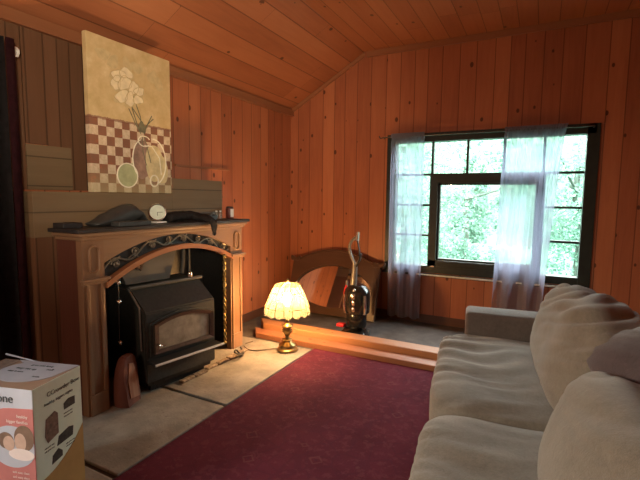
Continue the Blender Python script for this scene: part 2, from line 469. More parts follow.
# hearth flags and carpet
HX = 1.02
def flag(y0, y1, x0, seedv):
    bm = bm_new(); box(bm, x0, HX, y0, y1, 0, .014, .006, 2)
    for v in bm.verts:
        v.co.x += .006 * noise.noise(Vector((v.co.y * 3, seedv, 0)))
    return struct('hearth_flag', bm, M['stone'])
flag(-2.44, -1.335, .05, 1.); flag(-3.215, -2.465, .05, 2.); flag(-4.1, -3.24, .05, 3.)
bm = bm_new(); box(bm, HX + .012, XR, YB, -1.30, 0, .013); box(bm, 0, HX + .012, YB, -4.12, 0, .013)
struct('carpet', bm, M['carpet'])

# ------------------------------------------------------------------ front window
w1 = bpy.data.objects.new('window_1', None); COL.objects.link(w1); w1.location = (2.16, .04, WZ0); w1['kind'] = 'structure'
bm = bm_new()
fy0, fy1 = -.022, .10
box(bm, WX0 - .035, WX0 + .055, fy0, fy1, WZ0 - .01, WZ1 + .01); box(bm, WX1 - .065, WX1 + .03, fy0, fy1, WZ0 - .01, WZ1 + .01)
box(bm, WX0, WX1, fy0, fy1, WZ1 - .075, WZ1 + .01); box(bm, WX0, WX1, fy0 + .01, fy1, WZ0, WZ0 + .07)
obj('window_frame', bm, M['windowframe'], w1)
bm = bm_new()
box(bm, 1.665, 1.745, -.005, .09, WZ0 + .07, 1.557); box(bm, 2.655, 2.715, -.005, .09, WZ0 + .07, 1.557)
box(bm, 1.665, 2.715, -.008, .09, 1.462, 1.557); box(bm, 1.665, 2.715, -.005, .09, WZ0 + .06, .668)
box(bm, 1.745, 1.765, .03, .08, .668, 1.462); box(bm, 2.635, 2.655, .03, .08, .668, 1.462)
box(bm, 1.745, 2.655, .03, .08, 1.442, 1.462); box(bm, 1.745, 2.655, .03, .08, .668, .688)
obj('casement_frame', bm, M['windowframe'], w1)
bm = bm_new(); mt = .011
for x in (1.675, 2.018, 2.352, 2.690): box(bm, x - mt, x + mt, .03, .075, 1.557, 1.885)
for z in (1.55, 1.235, .92): box(bm, WX0 + .05, 1.67, .03, .075, z - mt, z + mt); box(bm, 2.71, WX1 - .06, .03, .075, z - mt, z + mt)
obj('muntins', bm, M['windowframe'], w1)
bm = bm_new(); box(bm, WX0 + .04, WX1 - .05, .052, .056, WZ0 + .05, WZ1 - .05); obj('window_pane', bm, M['glass'], w1)
bm = bm_new(); box(bm, WX0 - .05, WX1 + .03, -.055, .04, WZ0 - .03, WZ0 - .008); sb = obj('window_sill', bm, M['windowframe'], w1)
bm = bm_new(); box(bm, 1.55, WX1 + .02, -.060, -.054, WZ0 - .024, WZ0 - .008); o = obj('sill_edge', bm, M['sillwhite'], sb); o['label'] = 'front edge of the sill, coloured pale as if lit'  # daylight on the sill edge is put into this pale colour
bm = bm_new(); box(bm, 1.70, 1.74, -.03, -.005, .60, .612); o = obj('latch', bm, M['chrome'], w1); o['label'] = 'small bright latch'

# curtain rod + sheers
cr = thing('curtain_rod', 'thin dark metal curtain rod running along the top of the window', 'curtain rod', (1.15, -.075, 1.935))
bm = bm_new(); tube(bm, [(1.17, -.075, 1.935), (3.06, -.075, 1.935)], .007); obj('rod', bm, M['rod'], cr, True)
for x in (1.17, 3.06):
    bm = bm_new(); tube(bm, spline([(x, -.075, 1.935), (x, -.04, 1.937), (x, -.021, 1.93)], 4), .006); obj('bracket', bm, M['rod'], cr, True)
bm = bm_new(); tube(bm, spline([(1.17, -.075, 1.935), (1.145, -.078, 1.93), (1.13, -.07, 1.955)], 4), .006); obj('finial', bm, M['rod'], cr, True)

def sheer(name, xt0, xt1, xb0, xb1, zb, label, dens, seed):
    bm = bm_new(); nu, nv = 150, 44; grid = []
    rs = random.Random(seed)
    ph = [rs.uniform(0, 6.28) for _ in range(4)]
    for j in range(nv + 1):
        t = j / nv; z = 1.965 + (zb - 1.965) * t; row = []
        for i in range(nu + 1):
            s = i / nu
            sw = s + .025 * math.sin(9 * s + ph[0]) * t
            if dens: # bunched middle
                sw += -.10 * math.sin(2 * PI * s) * (.4 + .6 * min(1, t * 2)) * .8
            x = xt0 + (xt1 - xt0) * s; xb = xb0 + (xb1 - xb0) * sw
            xx = x + (xb - x) * (t ** .7)
            a = (.012 + .020 * t)
            y = -.075 + a * math.sin(2 * PI * 3.05 * s + ph[1]) + .006 * math.sin(2 * PI * 11 * s + ph[2]) * (1 - .5 * t) + .004 * math.sin(2 * PI * 23 * s + ph[3]) * (1 - t)
            if abs(z - 1.935) < .022: y = -.075 + (.013 if (i % 6) < 3 else -.013)
            zz = z
            if j == nv: zz += .012 * math.cos(2 * PI * 3 * s)
            row.append(bm.verts.new((xx, y, zz)))
        grid.append(row)
    for j in range(nv):
        for i in range(nu): bm.faces.new((grid[j][i], grid[j][i + 1], grid[j + 1][i + 1], grid[j + 1][i]))
    t = thing(name, label, 'curtain', ((xb0 + xb1) / 2, -.075, zb), 0, 'sheer curtains at the window')
    obj('curtain_cloth', bm, M['sheer'], t, True, angle=180)
    bm = bm_new()
    for i in range(40):
        s0 = xt0 + (xt1 - xt0) * i / 40; s1 = xt0 + (xt1 - xt0) * (i + .9) / 40
        tube(bm, [(s0, -.088, 1.925), ((s0 + s1) / 2, -.094, 1.945 + .006 * (i % 2)), (s1, -.088, 1.968)], .004, 5)
    obj('gathered_heading', bm, M['sheer'], t, True)
sheer('sheer_curtain', 1.265, 1.61, 1.262, 1.63, .045, 'narrow white sheer curtain hanging at the left end of the window, beside the mirror', False, 3)
sheer('sheer_curtain', 2.355, 2.86, 2.32, 2.73, .06, 'wide white sheer curtain bunched in the middle, hanging behind the sofa arm', True, 5)

# ------------------------------------------------------------------ outside
bm = bm_new(); box(bm, -6, 12, .3, 16, -.8, -.7); g = struct('ground', bm, M['grass'])
def tree(x, y, h, R, cz, nleaf, label, mat, seed, ls=.075):
    rs = random.Random(seed)
    t = thing('leafy_tree', label, 'tree', (x, y, -.7), 0, 'trees outside the window')
    bm = bm_new()
    tube(bm, spline([(x, y, -.7), (x + .08, y, .4), (x - .05, y + .05, cz), (x, y, cz + h * .4)], 5), lambda q: .11 * (1 - .75 * q), 10)
    for k in range(9):
        a = rs.uniform(0, 6.28); z0 = cz - .4 + rs.uniform(-.4, h * .3); L = R * rs.uniform(.6, .9)
        tube(bm, spline([(x, y, z0), (x + L * .5 * math.cos(a), y + L * .5 * math.sin(a), z0 + .3), (x + L * math.cos(a), y + L * math.sin(a), z0 + rs.uniform(.2, .9))], 4), lambda q: .035 * (1 - .8 * q), 6)
    obj('trunk', bm, M['bark'], t, True)
    vs, fs = [], []
    clumps = []
    for k in range(70):
        while True:
            p = Vector((rs.uniform(-1, 1), rs.uniform(-1, 1), rs.uniform(-1, 1)))
            if p.length < 1: break
        clumps.append(Vector((x + p.x * R, y + p.y * R, cz + p.z * h * .5)))
    for k in range(nleaf):
        c = rs.choice(clumps) + Vector((rs.gauss(0, .20), rs.gauss(0, .20), rs.gauss(0, .16)))
        if c.y < .6: continue
        d = Vector((rs.gauss(0, 1), rs.gauss(0, 1), rs.gauss(0, .7) - .3)).normalized()
        q = d.cross(Vector((rs.gauss(0, 1), rs.gauss(0, 1), rs.gauss(0, 1)))).normalized()
        l = ls * rs.uniform(.6, 1.3); w = l * .32
        b = len(vs)
        vs += [c, c + d * l * .5 + q * w, c + d * l, c + d * l * .5 - q * w]
        fs.append((b, b + 1, b + 2, b + 3))
    me = bpy.data.meshes.new('foliage'); me.from_pydata([v - Vector((x, y, -.7)) for v in vs], [], fs); me.materials.append(mat)
    o = bpy.data.objects.new('foliage', me); COL.objects.link(o); o.parent = t
tree(.1, 4.3, 3.6, 1.25, 1.3, 11000, 'leafy green tree outside, nearest tree in the middle pane of the window', M['leaf'], 11)
tree(3.3, 4.9, 3.6, 1.35, 1.3, 11000, 'leafy green tree outside, seen behind the bunched right curtain', M['leaf2'], 12)
tree(.6, 9.2, 4.6, 2.9, 1.6, 14000, 'broad pale green tree outside, standing behind the nearer two', M['leaf'], 13, .15)

# ------------------------------------------------------------------ curb beams
bm = bm_new(); box(bm, .26, XR - .02, -1.13, -.985, 0, .095, .006)
for v in bm.verts:
    if v.co.x < .5 and v.co.y < -1.05: v.co.x += .12
settle(tag(obj('wooden_beam', bm, M['beam']), 'thick honey coloured wooden beam, the higher and rear of the two curb beams', 'beam', 'curb beams'), (2, -1.06, 0))
bm = bm_new(); box(bm, .30, XR - .02, -1.285, -1.145, 0, .05, .006)
for v in bm.verts:
    if v.co.x < .5 and v.co.y < -1.2: v.co.x += .1
settle(tag(obj('wooden_beam', bm, M['beam_dark']), 'lower reddish wooden beam lying in front of the taller one, along the carpet edge', 'beam', 'curb beams'), (2, -1.215, 0))

# ------------------------------------------------------------------ mantel
MY0, MY1, MX = -2.95, -1.515, .43
mt_ = thing('fireplace_mantel', 'carved wooden fireplace mantel with arched opening and pilasters, framing the black stove', 'mantel', (0.2, -2.23, 0.014))
OY0, OY1 = -2.815, -1.665
def arc(y0, y1, z_end0, z_end1, z_mid, n=28):
    out = []
    for i in range(n + 1):
        s = i / n; base = z_end0 + (z_end1 - z_end0) * s
        out.append((y0 + (y1 - y0) * s, base + (z_mid - (z_end0 + z_end1) / 2) * (1 - (2 * s - 1) ** 2)))
    return out
topz = 1.045
up_arc = arc(OY0, OY1, .905, .895, 1.036)
bm = bm_new(); strip_prism(bm, [(y, topz) for y, z in up_arc], up_arc, 0, MX - .04, MX); obj('header', bm, M['mantel'], mt_)
for (y0, y1, nm) in ((MY0, OY0, 'pilaster'), (OY1, MY1, 'pilaster')):
    bm = bm_new()
    box(bm, MX - .05, MX, y0, y1, .014, topz)                       # shaft backing
    box(bm, MX, MX + .012, y0 + .012, y1 - .012, .014, .14, .004)   # plinth
    yc = (y0 + y1) / 2
    pil = obj(nm, bm, M['mantel_v'], mt_)
    bm = bm_new()   # raised frame of recessed shaft panel
    for a, b in ((y0 + .014, y0 + .034), (y1 - .034, y1 - .014)): box(bm, MX, MX + .010, a, b, .14, .80, .003)
    obj('raised_panel', bm, M['mantel_v'], pil)
    bm = bm_new()   # upper oval ended panel
    pts = []
    for k in range(24):
        a = 2 * PI * k / 24; pts.append((MX + .006, yc + .030 * math.cos(a), .935 + .03 * math.sin(a) + (.045 if math.sin(a) >= 0 else -.045)))
    tube(bm, pts, .007, 6, True); obj('oval_moulding', bm, M['mantel_v'], pil, True)
    bm = bm_new()
    box(bm, MX - .01, MX + .03, y0 - .012, y1 + .02, .808, .826, .004); box(bm, MX - .01, MX + .018, y0 - .006, y1 + .01, .79, .808, .004)
    obj('capital', bm, M['mantel'], pil)
# arched wooden strip under the scrollwork
lo_t = arc(OY0 + .0, OY1 + .02, .79, .815, .962); lo_b = [(y, z - .034) for y, z in lo_t]
bm = bm_new(); strip_prism(bm, lo_t, lo_b, 0, MX - .025, MX + .022); obj('arched_moulding', bm, M['trim'], mt_)
# side cheeks and shelf
bm = bm_new(); box(bm, .201, MX - .05, MY0, MY0 + .03, .014, topz); obj('side_panel', bm, M['mantel_side'], mt_)['label'] = 'dark reddish side panel'
bm = bm_new(); box(bm, .201, MX - .05, MY1 - .03, MY1, .014, topz); obj('side_panel', bm, M['mantel_side'], mt_)['label'] = 'dark reddish side panel'
bm = bm_new(); box(bm, .201, MX + .02, MY0 - .01, MY1 + .015, topz, 1.068, .005); box(bm, .201, MX + .04, MY0 - .03, MY1 + .03, 1.066, 1.09, .008); obj('cornice', bm, M['mantel'], mt_)
bm = bm_new(); box(bm, .201, MX + .05, MY0 - .05, MY1 + .05, 1.09, 1.112, .004); obj('shelf_top', bm, M['slate'], mt_)['label'] = 'black shelf top'
# scrollwork
sg = bm_new()
def zmid(y):
    s = (y - OY0) / (OY1 - OY0)
    up_ = .90 + .136 * (1 - (2 * s - 1) ** 2); lo_ = .80 + .160 * (1 - (2 * s - 1) ** 2)
    return (up_ + lo_) / 2, (up_ - lo_) / 2
pts = []
for i in range(161):
    y = OY0 + .01 + (OY1 - OY0 - .02) * i / 160
    c, h = zmid(y); pts.append((MX - .015, y, c + h * .72 * math.sin(2 * PI * 4 * i / 160 + .4)))
tube(sg, pts, .0065, 6)
for k in range(8):
    y = OY0 + (OY1 - OY0) * (k + .62) / 8.2
    c, h = zmid(y); sgn = 1 if k % 2 else -1; sp = []
    for i in range(26):
        a = i / 25 * 2.6 * PI; r = h * .62 * (1 - .75 * i / 25)
        sp.append((MX - .014, y + sgn * r * math.cos(a) * 1.1, c + sgn * h * .12 + r * math.sin(a)))
    tube(sg, sp, .005, 6); sphere(sg, (MX - .012, y + .005, c + sgn * h * .12), .010, 1, 1, 1.6, 8)
    tube(sg, spline([(MX - .014, y - .05, c - sgn * h * .8), (MX - .014, y - .01, c - sgn * h * .3), (MX - .014, y + .03, c - sgn * h * .85)], 5), .0045, 6)
scr = obj('scrollwork', sg, M['scroll'], mt_, True); scr['label'] = 'wrought iron scrollwork filling the arch'
bm = bm_new(); strip_prism(bm, up_arc, [(y, z) for y, z in arc(OY0, OY1, .78, .80, .952)], 0, MX - .034, MX - .028); obj('fret_dark_sheet', bm, M['iron'], scr)  # black sheet stands in for the firebox darkness between the scrolls
# firebox lining
bm = bm_new()
box(bm, .02, .04, -2.915, -1.55, .014, 1.035); box(bm, .04, MX - .05, -2.915, -2.90, .014, 1.035); box(bm, .04, MX - .05, -1.565, -1.55, .014, 1.035)
box(bm, .04, MX - .05, -2.90, -1.565, 1.02, 1.035)
obj('firebox_lining', bm, M['iron'], mt_)

# ------------------------------------------------------------------ stove (front faces +X in its own axes)
st = thing('wood_stove', 'black cast iron wood stove insert with arched glass door and chrome edged lip', 'stove', (.36, -2.30, .014), math.radians(-10))
def P_(name, bm, mat, sm=False, par=st): return obj(name, bm, mat, par, sm, world=False)
hw = .275
bm = bm_new()
prism(bm, [(-.26, .08), (.20, .08), (.20, .545), (.02, .675), (-.26, .675)], 1, -hw, hw); 
bmesh.ops.bevel(bm, geom=list(bm.edges), offset=.008, segments=2, affect='EDGES')
body = P_('body', bm, M['stove'])
bm = bm_new(); box(bm, -.2, .14, -hw + .06, hw - .06, 0, .085); P_('pedestal', bm, M['iron'])
bm = bm_new(); tube(bm, [(.035, -hw - .01, .684), (.035, hw + .01, .684)], .013, 8); P_('top_rail', bm, M['hood'], True)
bm = bm_new(); tube(bm, [(.03, hw - .09, .70), (.03, hw - .09, .715)], .02, 10); sphere(bm, (.03, hw - .09, .722), .018); P_('damper_knob', bm, M['chrome'], True)
# arched door
def door_out(y0, y1, z0, z1, rise, n=16):
    p = [(y0, z0), (y1, z0)]
    for i in range(n + 1):
        s = i / n; p.append((y1 + (y0 - y1) * s, z1 + rise * (1 - (2 * s - 1) ** 2)))
    return p
bm = bm_new(); prism(bm, door_out(-.25, .25, .255, .475, .05), 0, .20, .218); P_('door', bm, M['stove'])
outl = door_out(-.232, .232, .275, .465, .046); inl = door_out(-.20, .20, .298, .449, .038)
bm = bm_new(); O = [bm.verts.new((.218, a, b)) for a, b in outl]; I = [bm.verts.new((.218, a, b)) for a, b in inl]
O2 = [bm.verts.new((.240, a, b)) for a, b in outl]; I2 = [bm.verts.new((.234, a, b)) for a, b in inl]
n_ = len(O)
for i in range(n_):
    j = (i + 1) % n_
    bm.faces.new((O[i], O[j], O2[j], O2[i])); bm.faces.new((O2[i], O2[j], I2[j], I2[i])); bm.faces.new((I2[i], I2[j], I[j], I[i]))
dr = P_('door_frame', bm, M['stovetrim'])
m_, nt_, out_ = new_mat('sooty_glass'); nn = N(nt_); tt = nn.node('ShaderNodeTexCoord'); ff = nn.noise(tt.outputs['Object'], 14, 5, .65)
nn.bsdf(out_, nn.ramp(ff, [(.3, (.20, .17, .125)), (.7, (.36, .32, .25))]), .25, 0, .5); M['soot'] = m_
bm = bm_new(); prism(bm, inl, 0, .219, .224); P_('door_glass', bm, M['soot'])['label'] = 'ash greyed glass'
bm = bm_new(); tube(bm, spline([(.235, -.215, .34), (.27, -.21, .338), (.275, -.185, .33)], 4), .008); P_('door_handle', bm, M['chrome'], True)
# lip and apron
bm = bm_new(); box(bm, .19, .30, -.27, .27, .216, .234, .004); P_('lip', bm, M['iron'])
bm = bm_new(); tube(bm, [(.302, -.27, .228), (.302, .27, .228)], .0085, 8); P_('lip_edge', bm, M['silver'], True)['label'] = 'bright chrome edge'
bm = bm_new(); prism(bm, [(.0, .05), (.17, .05), (.20, .215), (.0, .215)], 1, -.25, .25); P_('ash_drawer', bm, M['iron'])
# surround hood behind, v-shaped steel facet with a small cast relief
bm = bm_new()
prism(bm, [(-.40, .995), (.14, .995), (.05, .70), (-.27, .70)], 0, -.06, -.02)
P_('hood_panel', bm, M['hood'])
bm = bm_new()
prism(bm, [(-.27, .90), (-.11, .93), (-.17, .78)], 0, -.02, -.008); 
for p in ((-.02, -.2, .86, .024), (-.02, -.175, .835, .018), (-.02, -.20, .815, .02), (-.02, -.165, .87, .016)):
    sphere(bm, (p[0] + .012, p[1], p[2]), p[3], .5, 1, 1, 10)
P_('cast_relief', bm, M['stovetrim'], True)
# left brace rod
bm = bm_new(); tube(bm, [(.03, -hw - .012, .68), (.16, -hw - .012, .575), (.17, -hw - .012, .30)], .006); P_('side_brace', bm, M['greyplastic'], True)

# rough brick strip under the front of the stove
bm = bm_new()
for k in range(6):
    y = -2.36 + k * .125; box(bm, .53, .575 + .01 * math.sin(k * 2.1), y, y + .118, .014, .034 + .004 * math.sin(k * 3.3), .008, 2)
settle(tag(obj('brick_strip', bm, M['rubble']), 'row of rough broken bricks on the hearth under the stove front', 'bricks'), (.53, -2.0, .014))

# hanging chain with bright hooks, left of stove
hc = thing('hook_chain', 'thin dark chain with three bright hooks hanging left of the stove', 'chain', (.40, -2.71, .37))
bm = bm_new(); tube(bm, [(.40, -2.705, .78), (.40, -2.71, .38)], .004, 6); obj('chain', bm, M['iron'], hc, True)
for z in (.765, .645, .385):
    bm = bm_new(); sphere(bm, (.406, -2.708, z), .014, 1, 1, 1.2, 10); tube(bm, [(.40, -2.708, z), (.405, -2.725, z + .012)], .004, 5); obj('hook', bm, M['chrome'], hc, True)
# twisted brass rod right of stove
bm = bm_new()
for ph in (0, PI):
    tube(bm, [(.475 + .008 * math.cos(ph + i * .6), -1.80 + .008 * math.sin(ph + i * .6), .83 - i * .0085) for i in range(84)], .007, 6)
sphere(bm, (.475, -1.80, .835), .016); sphere(bm, (.475, -1.80, .60), .017, 1, 1, 1.5); sphere(bm, (.475, -1.80, .125), .014)
settle(tag(obj('twisted_rod', bm, M['brass2'], None, True), 'twisted brass rod hanging down the right side of the stove opening', 'fire tool'), (.455, -1.80, .11))
bm = bm_new(); tube(bm, spline([(.22, -2.0, 1.0), (.23, -1.99, .85), (.22, -2.0, .70)], 5), .014); tube(bm, [(.24, -1.94, 1.0), (.24, -1.94, .70)], .008)
settle(tag(obj('flue_pipe', bm, M['hood'], None, True), 'dark narrow pipes rising behind the right end of the stove top', 'pipe'), (.22, -2.0, .70))
# black cable loop at right foot
bm = bm_new(); tube(bm, spline([(.52, -1.66, .022), (.59, -1.72, .021), (.64, -1.80, .05), (.63, -1.87, .09), (.62, -1.84, .10), (.61, -1.78, .05), (.58, -1.69, .022), (.49, -1.62, .03)], 6), .007)
settle(tag(obj('power_cable', bm, M['iron'], None, True), 'black cable looped on the hearth by the right foot of the stove', 'cable'), (.5, -1.8, .014))
# split log
lg = thing('split_log', 'reddish split log standing on end on the hearth, left of the stove', 'log', (.47, -2.715, .014), math.radians(20))
def log_outline(z, k):
    return [(.085 * k * math.cos(a) * (1 + .12 * math.sin(3 * a + z * 9)), .085 * k * math.sin(a) * (1 + .12 * math.cos(2 * a + z * 7)) + .03 * z) for a in [i * 2 * PI / 20 for i in range(20)]]
bm = bm_new(); rings = []
for z, k in ((0, .98), (.06, 1.05), (.14, 1.0), (.22, .86), (.28, .62), (.30, .40)):
    rings.append([bm.verts.new((min(x, .045 - .10 * z), y, z)) for x, y in log_outline(z, k)])
for A, B in zip(rings, rings[1:]):
    for i in range(20): bm.faces.new((A[i], A[(i + 1) % 20], B[(i + 1) % 20], B[i]))
bm.faces.new(rings[0][::-1]); bm.faces.new(rings[-1])
M['log'] = wood('log_bark', (.08, .025, .018), (.16, .05, .03), (.25, .09, .05), 1, 2, .07, groove=False, knots=False, rough=.8)
obj('bark', bm, M['log'], lg, True, world=False)
M['logface'] = wood('log_face', (.22, .08, .045), (.33, .14, .08), (.46, .25, .15), 1, 2, .05, groove=False, knots=False, rough=.8)
bm = bm_new(); prism(bm, [(-.045, .05), (.05, .03), (.055, .15), (.02, .25), (-.02, .26), (-.05, .15)], 0, .0, .052)
for v in bm.verts: v.co.x -= .10 * v.co.z
obj('split_face', bm, M['logface'], lg, world=False)['label'] = 'paler split face'

# ------------------------------------------------------------------ painting
pt = thing('canvas_painting', 'tall still life canvas of pale flowers over a checked cloth, hung above the mantel', 'painting', (.16, -2.3835, 1.320))
PY0, PY1, PZ0, PZ1, PX0, PX1 = -2.712, -2.055, 1.320, 2.292, .158, .196
m_, nt_, out_ = new_mat('painted_canvas'); n = N(nt_); S = n.xyz()
Yp = n.math('ADD', S[1], .3285); Zp = S[2]
q = .0585
ch = n.math('MODULO', n.math('ADD', n.math('FLOOR', n.math('DIVIDE', Yp, q)), n.math('FLOOR', n.math('DIVIDE', Zp, q * 1.02))), 2.)
tc = n.node('ShaderNodeTexCoord'); nz = n.noise(tc.outputs['Object'], 9, 6, .7); nz2 = n.noise(tc.outputs['Object'], 40, 4, .7)
brown = n.ramp(nz, [(.35, (.22, .115, .075)), (.6, (.27, .12, .07)), (.72, (.42, .13, .06))])
white = n.ramp(nz2, [(.3, (.50, .38, .25)), (.7, (.72, .60, .44))])
chk = n.mix(ch, white, brown)
greenf = n.math('MULTIPLY', n.math('SUBTRACT', .17, Zp), 5., clamp=True)
chk = n.mix(n.math('MULTIPLY', greenf, .6), chk, (.42, .38, .20))
tan = n.ramp(nz, [(.3, (.50, .37, .17)), (.55, (.60, .46, .24)), (.75, (.70, .57, .33))])
edge = n.math('ADD', .468, n.math('MULTIPLY', n.math('SUBTRACT', nz2, .5), .02))
isup = n.math('GREATER_THAN', Zp, edge)
c = n.mix(isup, chk, tan)
band = n.math('LESS_THAN', n.math('ABSOLUTE', n.math('SUBTRACT', Zp, edge)), .008)
c = n.mix(n.math('MULTIPLY', band, .7), c, (.20, .08, .06))
n.bsdf(out_, c, .7, 0, .25, nz2, .3, .004); M['canvas'] = m_
bm = bm_new(); box(bm, PX0, PX1, PY0, PY1, PZ0, PZ1, .003); obj('canvas', bm, M['canvas'], pt)
def yz(u, v): return PY0 + u * (PY1 - PY0), PZ0 + (1 - v) * (PZ1 - PZ0)     # u right, v down
def blob(bm, u, v, ru, rv, rot=0, h=.002, n=20, wob=.12, seed=0):
    y0, z0 = yz(u, v); pts = []
    for i in range(n):
        a = 2 * PI * i / n; k = 1 + wob * math.sin(3 * a + seed) + wob * .5 * math.sin(5 * a + seed * 2)
        p = (ru * k * math.cos(a), rv * k * math.sin(a)); pts.append((y0 + p[0] * math.cos(rot) - p[1] * math.sin(rot), z0 + p[0] * math.sin(rot) + p[1] * math.cos(rot)))
    prism(bm, pts, 0, PX1 - .0005, PX1 + h)
def stroke(bm, uvs, r):
    tube(bm, [(PX1 + .001, *yz(u, v)) for u, v in uvs], r, 6)
M['petal'] = plain('petal_paint', (.74, .64, .42), .7, var=.12, scale=25)
M['petal2'] = plain('shadow_petal_paint', (.55, .44, .23), .7, var=.12, scale=25)
M['stempaint'] = plain('stem_paint', (.16, .15, .09), .7, var=.3, scale=25)
M['vasepaint'] = plain('vase_paint', (.34, .21, .15), .7, var=.35, scale=18)
M['creampaint'] = plain('cream_paint', (.66, .55, .30), .7, var=.2, scale=18)
M['applepaint'] = plain('apple_paint', (.42, .44, .24), .7, var=.2, scale=18)
M['whitepaint'] = plain('white_line_paint', (.82, .78, .62), .7, var=.08, scale=18)
bm = bm_new(); bm2 = bm_new()
for i, (u, v, r_, ro) in enumerate(((.33, .22, .055, .4), (.30, .27, .05, 1.2), (.42, .19, .052, .1), (.40, .26, .06, .6), (.50, .28, .052, 1.), (.57, .29, .042, .3), (.36, .35, .055, .7), (.45, .36, .05, 1.4), (.55, .35, .042, .2))):
    blob(bm2, u + .004, v + .006, r_ * 1.12, r_ * .8, ro, .0008 + .00015 * i, seed=i); blob(bm, u, v, r_, r_ * .66, ro, .0026 + .0006 * i, seed=i + 1)
obj('painted_petals', bm, M['petal'], pt)
bm = bm_new()
for i, (u, v, r_, ro) in enumerate(((.33, .22, .055, .4), (.30, .27, .05, 1.2), (.42, .19, .052, .1), (.40, .26, .06, .6), (.50, .28, .052, 1.), (.57, .29, .042, .3), (.36, .35, .055, .7), (.45, .36, .05, 1.4), (.55, .35, .042, .2))):
    y0, z0 = yz(u, v); pp = []
    for k in range(22):
        a = 2 * PI * k / 22; w_ = 1 + .12 * math.sin(3 * a + i + 1) + .06 * math.sin(5 * a + 2 * i + 2)
        q_ = (r_ * w_ * math.cos(a), r_ * .66 * w_ * math.sin(a)); pp.append((PX1 + .0028 + .0006 * i, y0 + q_[0] * math.cos(ro) - q_[1] * math.sin(ro), z0 + q_[0] * math.sin(ro) + q_[1] * math.cos(ro)))
    tube(bm, pp, .0022, 5, True)
obj('petal_outlines', bm, M['petal2'], pt, True)
for i, (u, v) in enumerate(((.17, .11), (.28, .14), (.44, .13), (.56, .13), (.75, .16), (.84, .2))): blob(bm2, u, v, .05, .035, i, .0004 + .00005 * i, seed=i)
obj('petal_shadows', bm2, M['petal2'], pt)
bm = bm_new()
for l in ([(.42, .30), (.50, .45), (.56, .56)], [(.50, .33), (.58, .46), (.60, .57)], [(.44, .42), (.52, .52), (.58, .58)], [(.73, .44), (.66, .52), (.62, .58)], [(.75, .46), (.68, .50), (.60, .56)], [(.47, .40), (.60, .50)], [(.62, .60), (.66, .68), (.70, .78)], [(.60, .60), (.60, .70), (.64, .80)]):
    stroke(bm, l, .0035)
blob(bm, .60, .535, .028, .04, .3, .003, seed=4)
obj('painted_stems', bm, M['stempaint'], pt)
bm = bm_new(); blob(bm, .60, .76, .085, .135, 0, .0018, 26, .05, 2); obj('painted_vase', bm, M['vasepaint'], pt)
bm = bm_new(); blob(bm, .75, .78, .080, .13, 0, .0024, 26, .04, 1); blob(bm, .86, .83, .05, .10, 0, .002, 20, .05, 3); obj('painted_jug', bm, M['creampaint'], pt)
bm = bm_new(); blob(bm, .40, .88, .078, .078, 0, .003, 28, .02, 0); blob(bm, .50, .84, .08, .05, .3, .0016, 20, .05, 3); obj('painted_apple', bm, M['applepaint'], pt)
bm = bm_new()
def ring(u, v, ru, rv, r, a0=0, a1=2 * PI):
    y0, z0 = yz(u, v); n = 30
    tube(bm, [(PX1 + .003, y0 + ru * math.cos(a0 + (a1 - a0) * i / n), z0 + rv * math.sin(a0 + (a1 - a0) * i / n)) for i in range(n + 1)], r, 6)
ring(.40, .88, .08, .08, .0045); ring(.74, .91, .035, .04, .005); ring(.62, .63, .05, .035, .004, .5, 5.5)
ring(.62, .76, .10, .14, .004, 1.9, 4.0); ring(.74, .77, .11, .16, .0045, -1.2, 1.6); stroke(bm, [(.62, .66), (.72, .66), (.82, .74), (.84, .86)], .004)
obj('painted_highlights', bm, M['whitepaint'], pt, True)

# ------------------------------------------------------------------ things on the shelf
SZ = 1.112
ck = thing('desk_clock', 'small round chrome desk clock with pale face standing on the mantel', 'clock', (.28, -2.29, SZ))
Rm = Matrix.Translation((.29, -2.29, SZ + .074)) @ Matrix.Rotation(math.radians(-32), 4, 'Z') @ Matrix.Rotation(PI / 2, 4, 'Y')
def rot_lathe(prof, seg=32):
    bm = bm_new(); r = lathe(bm, prof, seg); cap(bm, r[0], True); cap(bm, r[-1]); bmesh.ops.transform(bm, matrix=Rm, verts=bm.verts); return bm
obj('case', rot_lathe([(.052, -.018), (.058, -.016), (.062, 0), (.062, .010), (.058, .016), (.052, .014), (.051, .008)]), M['chrome'], ck, True)
M['clockface'] = plain('clock_face', (.62, .70, .60), .3, var=.08)
obj('dial', rot_lathe([(.052, .004), (.052, .010)]), M['clockface'], ck)['label'] = 'pale green dial'
bm = bm_new(); box(bm, -.004, .0, -.002, .002, 0, .04); box(bm, -.03, 0, -.002, .002, -.0, .004); bmesh.ops.transform(bm, matrix=Matrix.Translation((.012, 0, 0)), verts=bm.verts)
bm.free(); bm = bm_new(); box(bm, -.0015, .0015, 0, .035, .0102, .012); box(bm, -.0, .024, -.0015, .0015, .0102, .012); bmesh.ops.transform(bm, matrix=Rm, verts=bm.verts); obj('hands', bm, M['iron'], ck)
bm = bm_new(); box(bm, .255, .335, -2.335, -2.245, SZ, SZ + .010, .003); obj('stand', bm, M['white'], ck)['label'] = 'white foot plate'

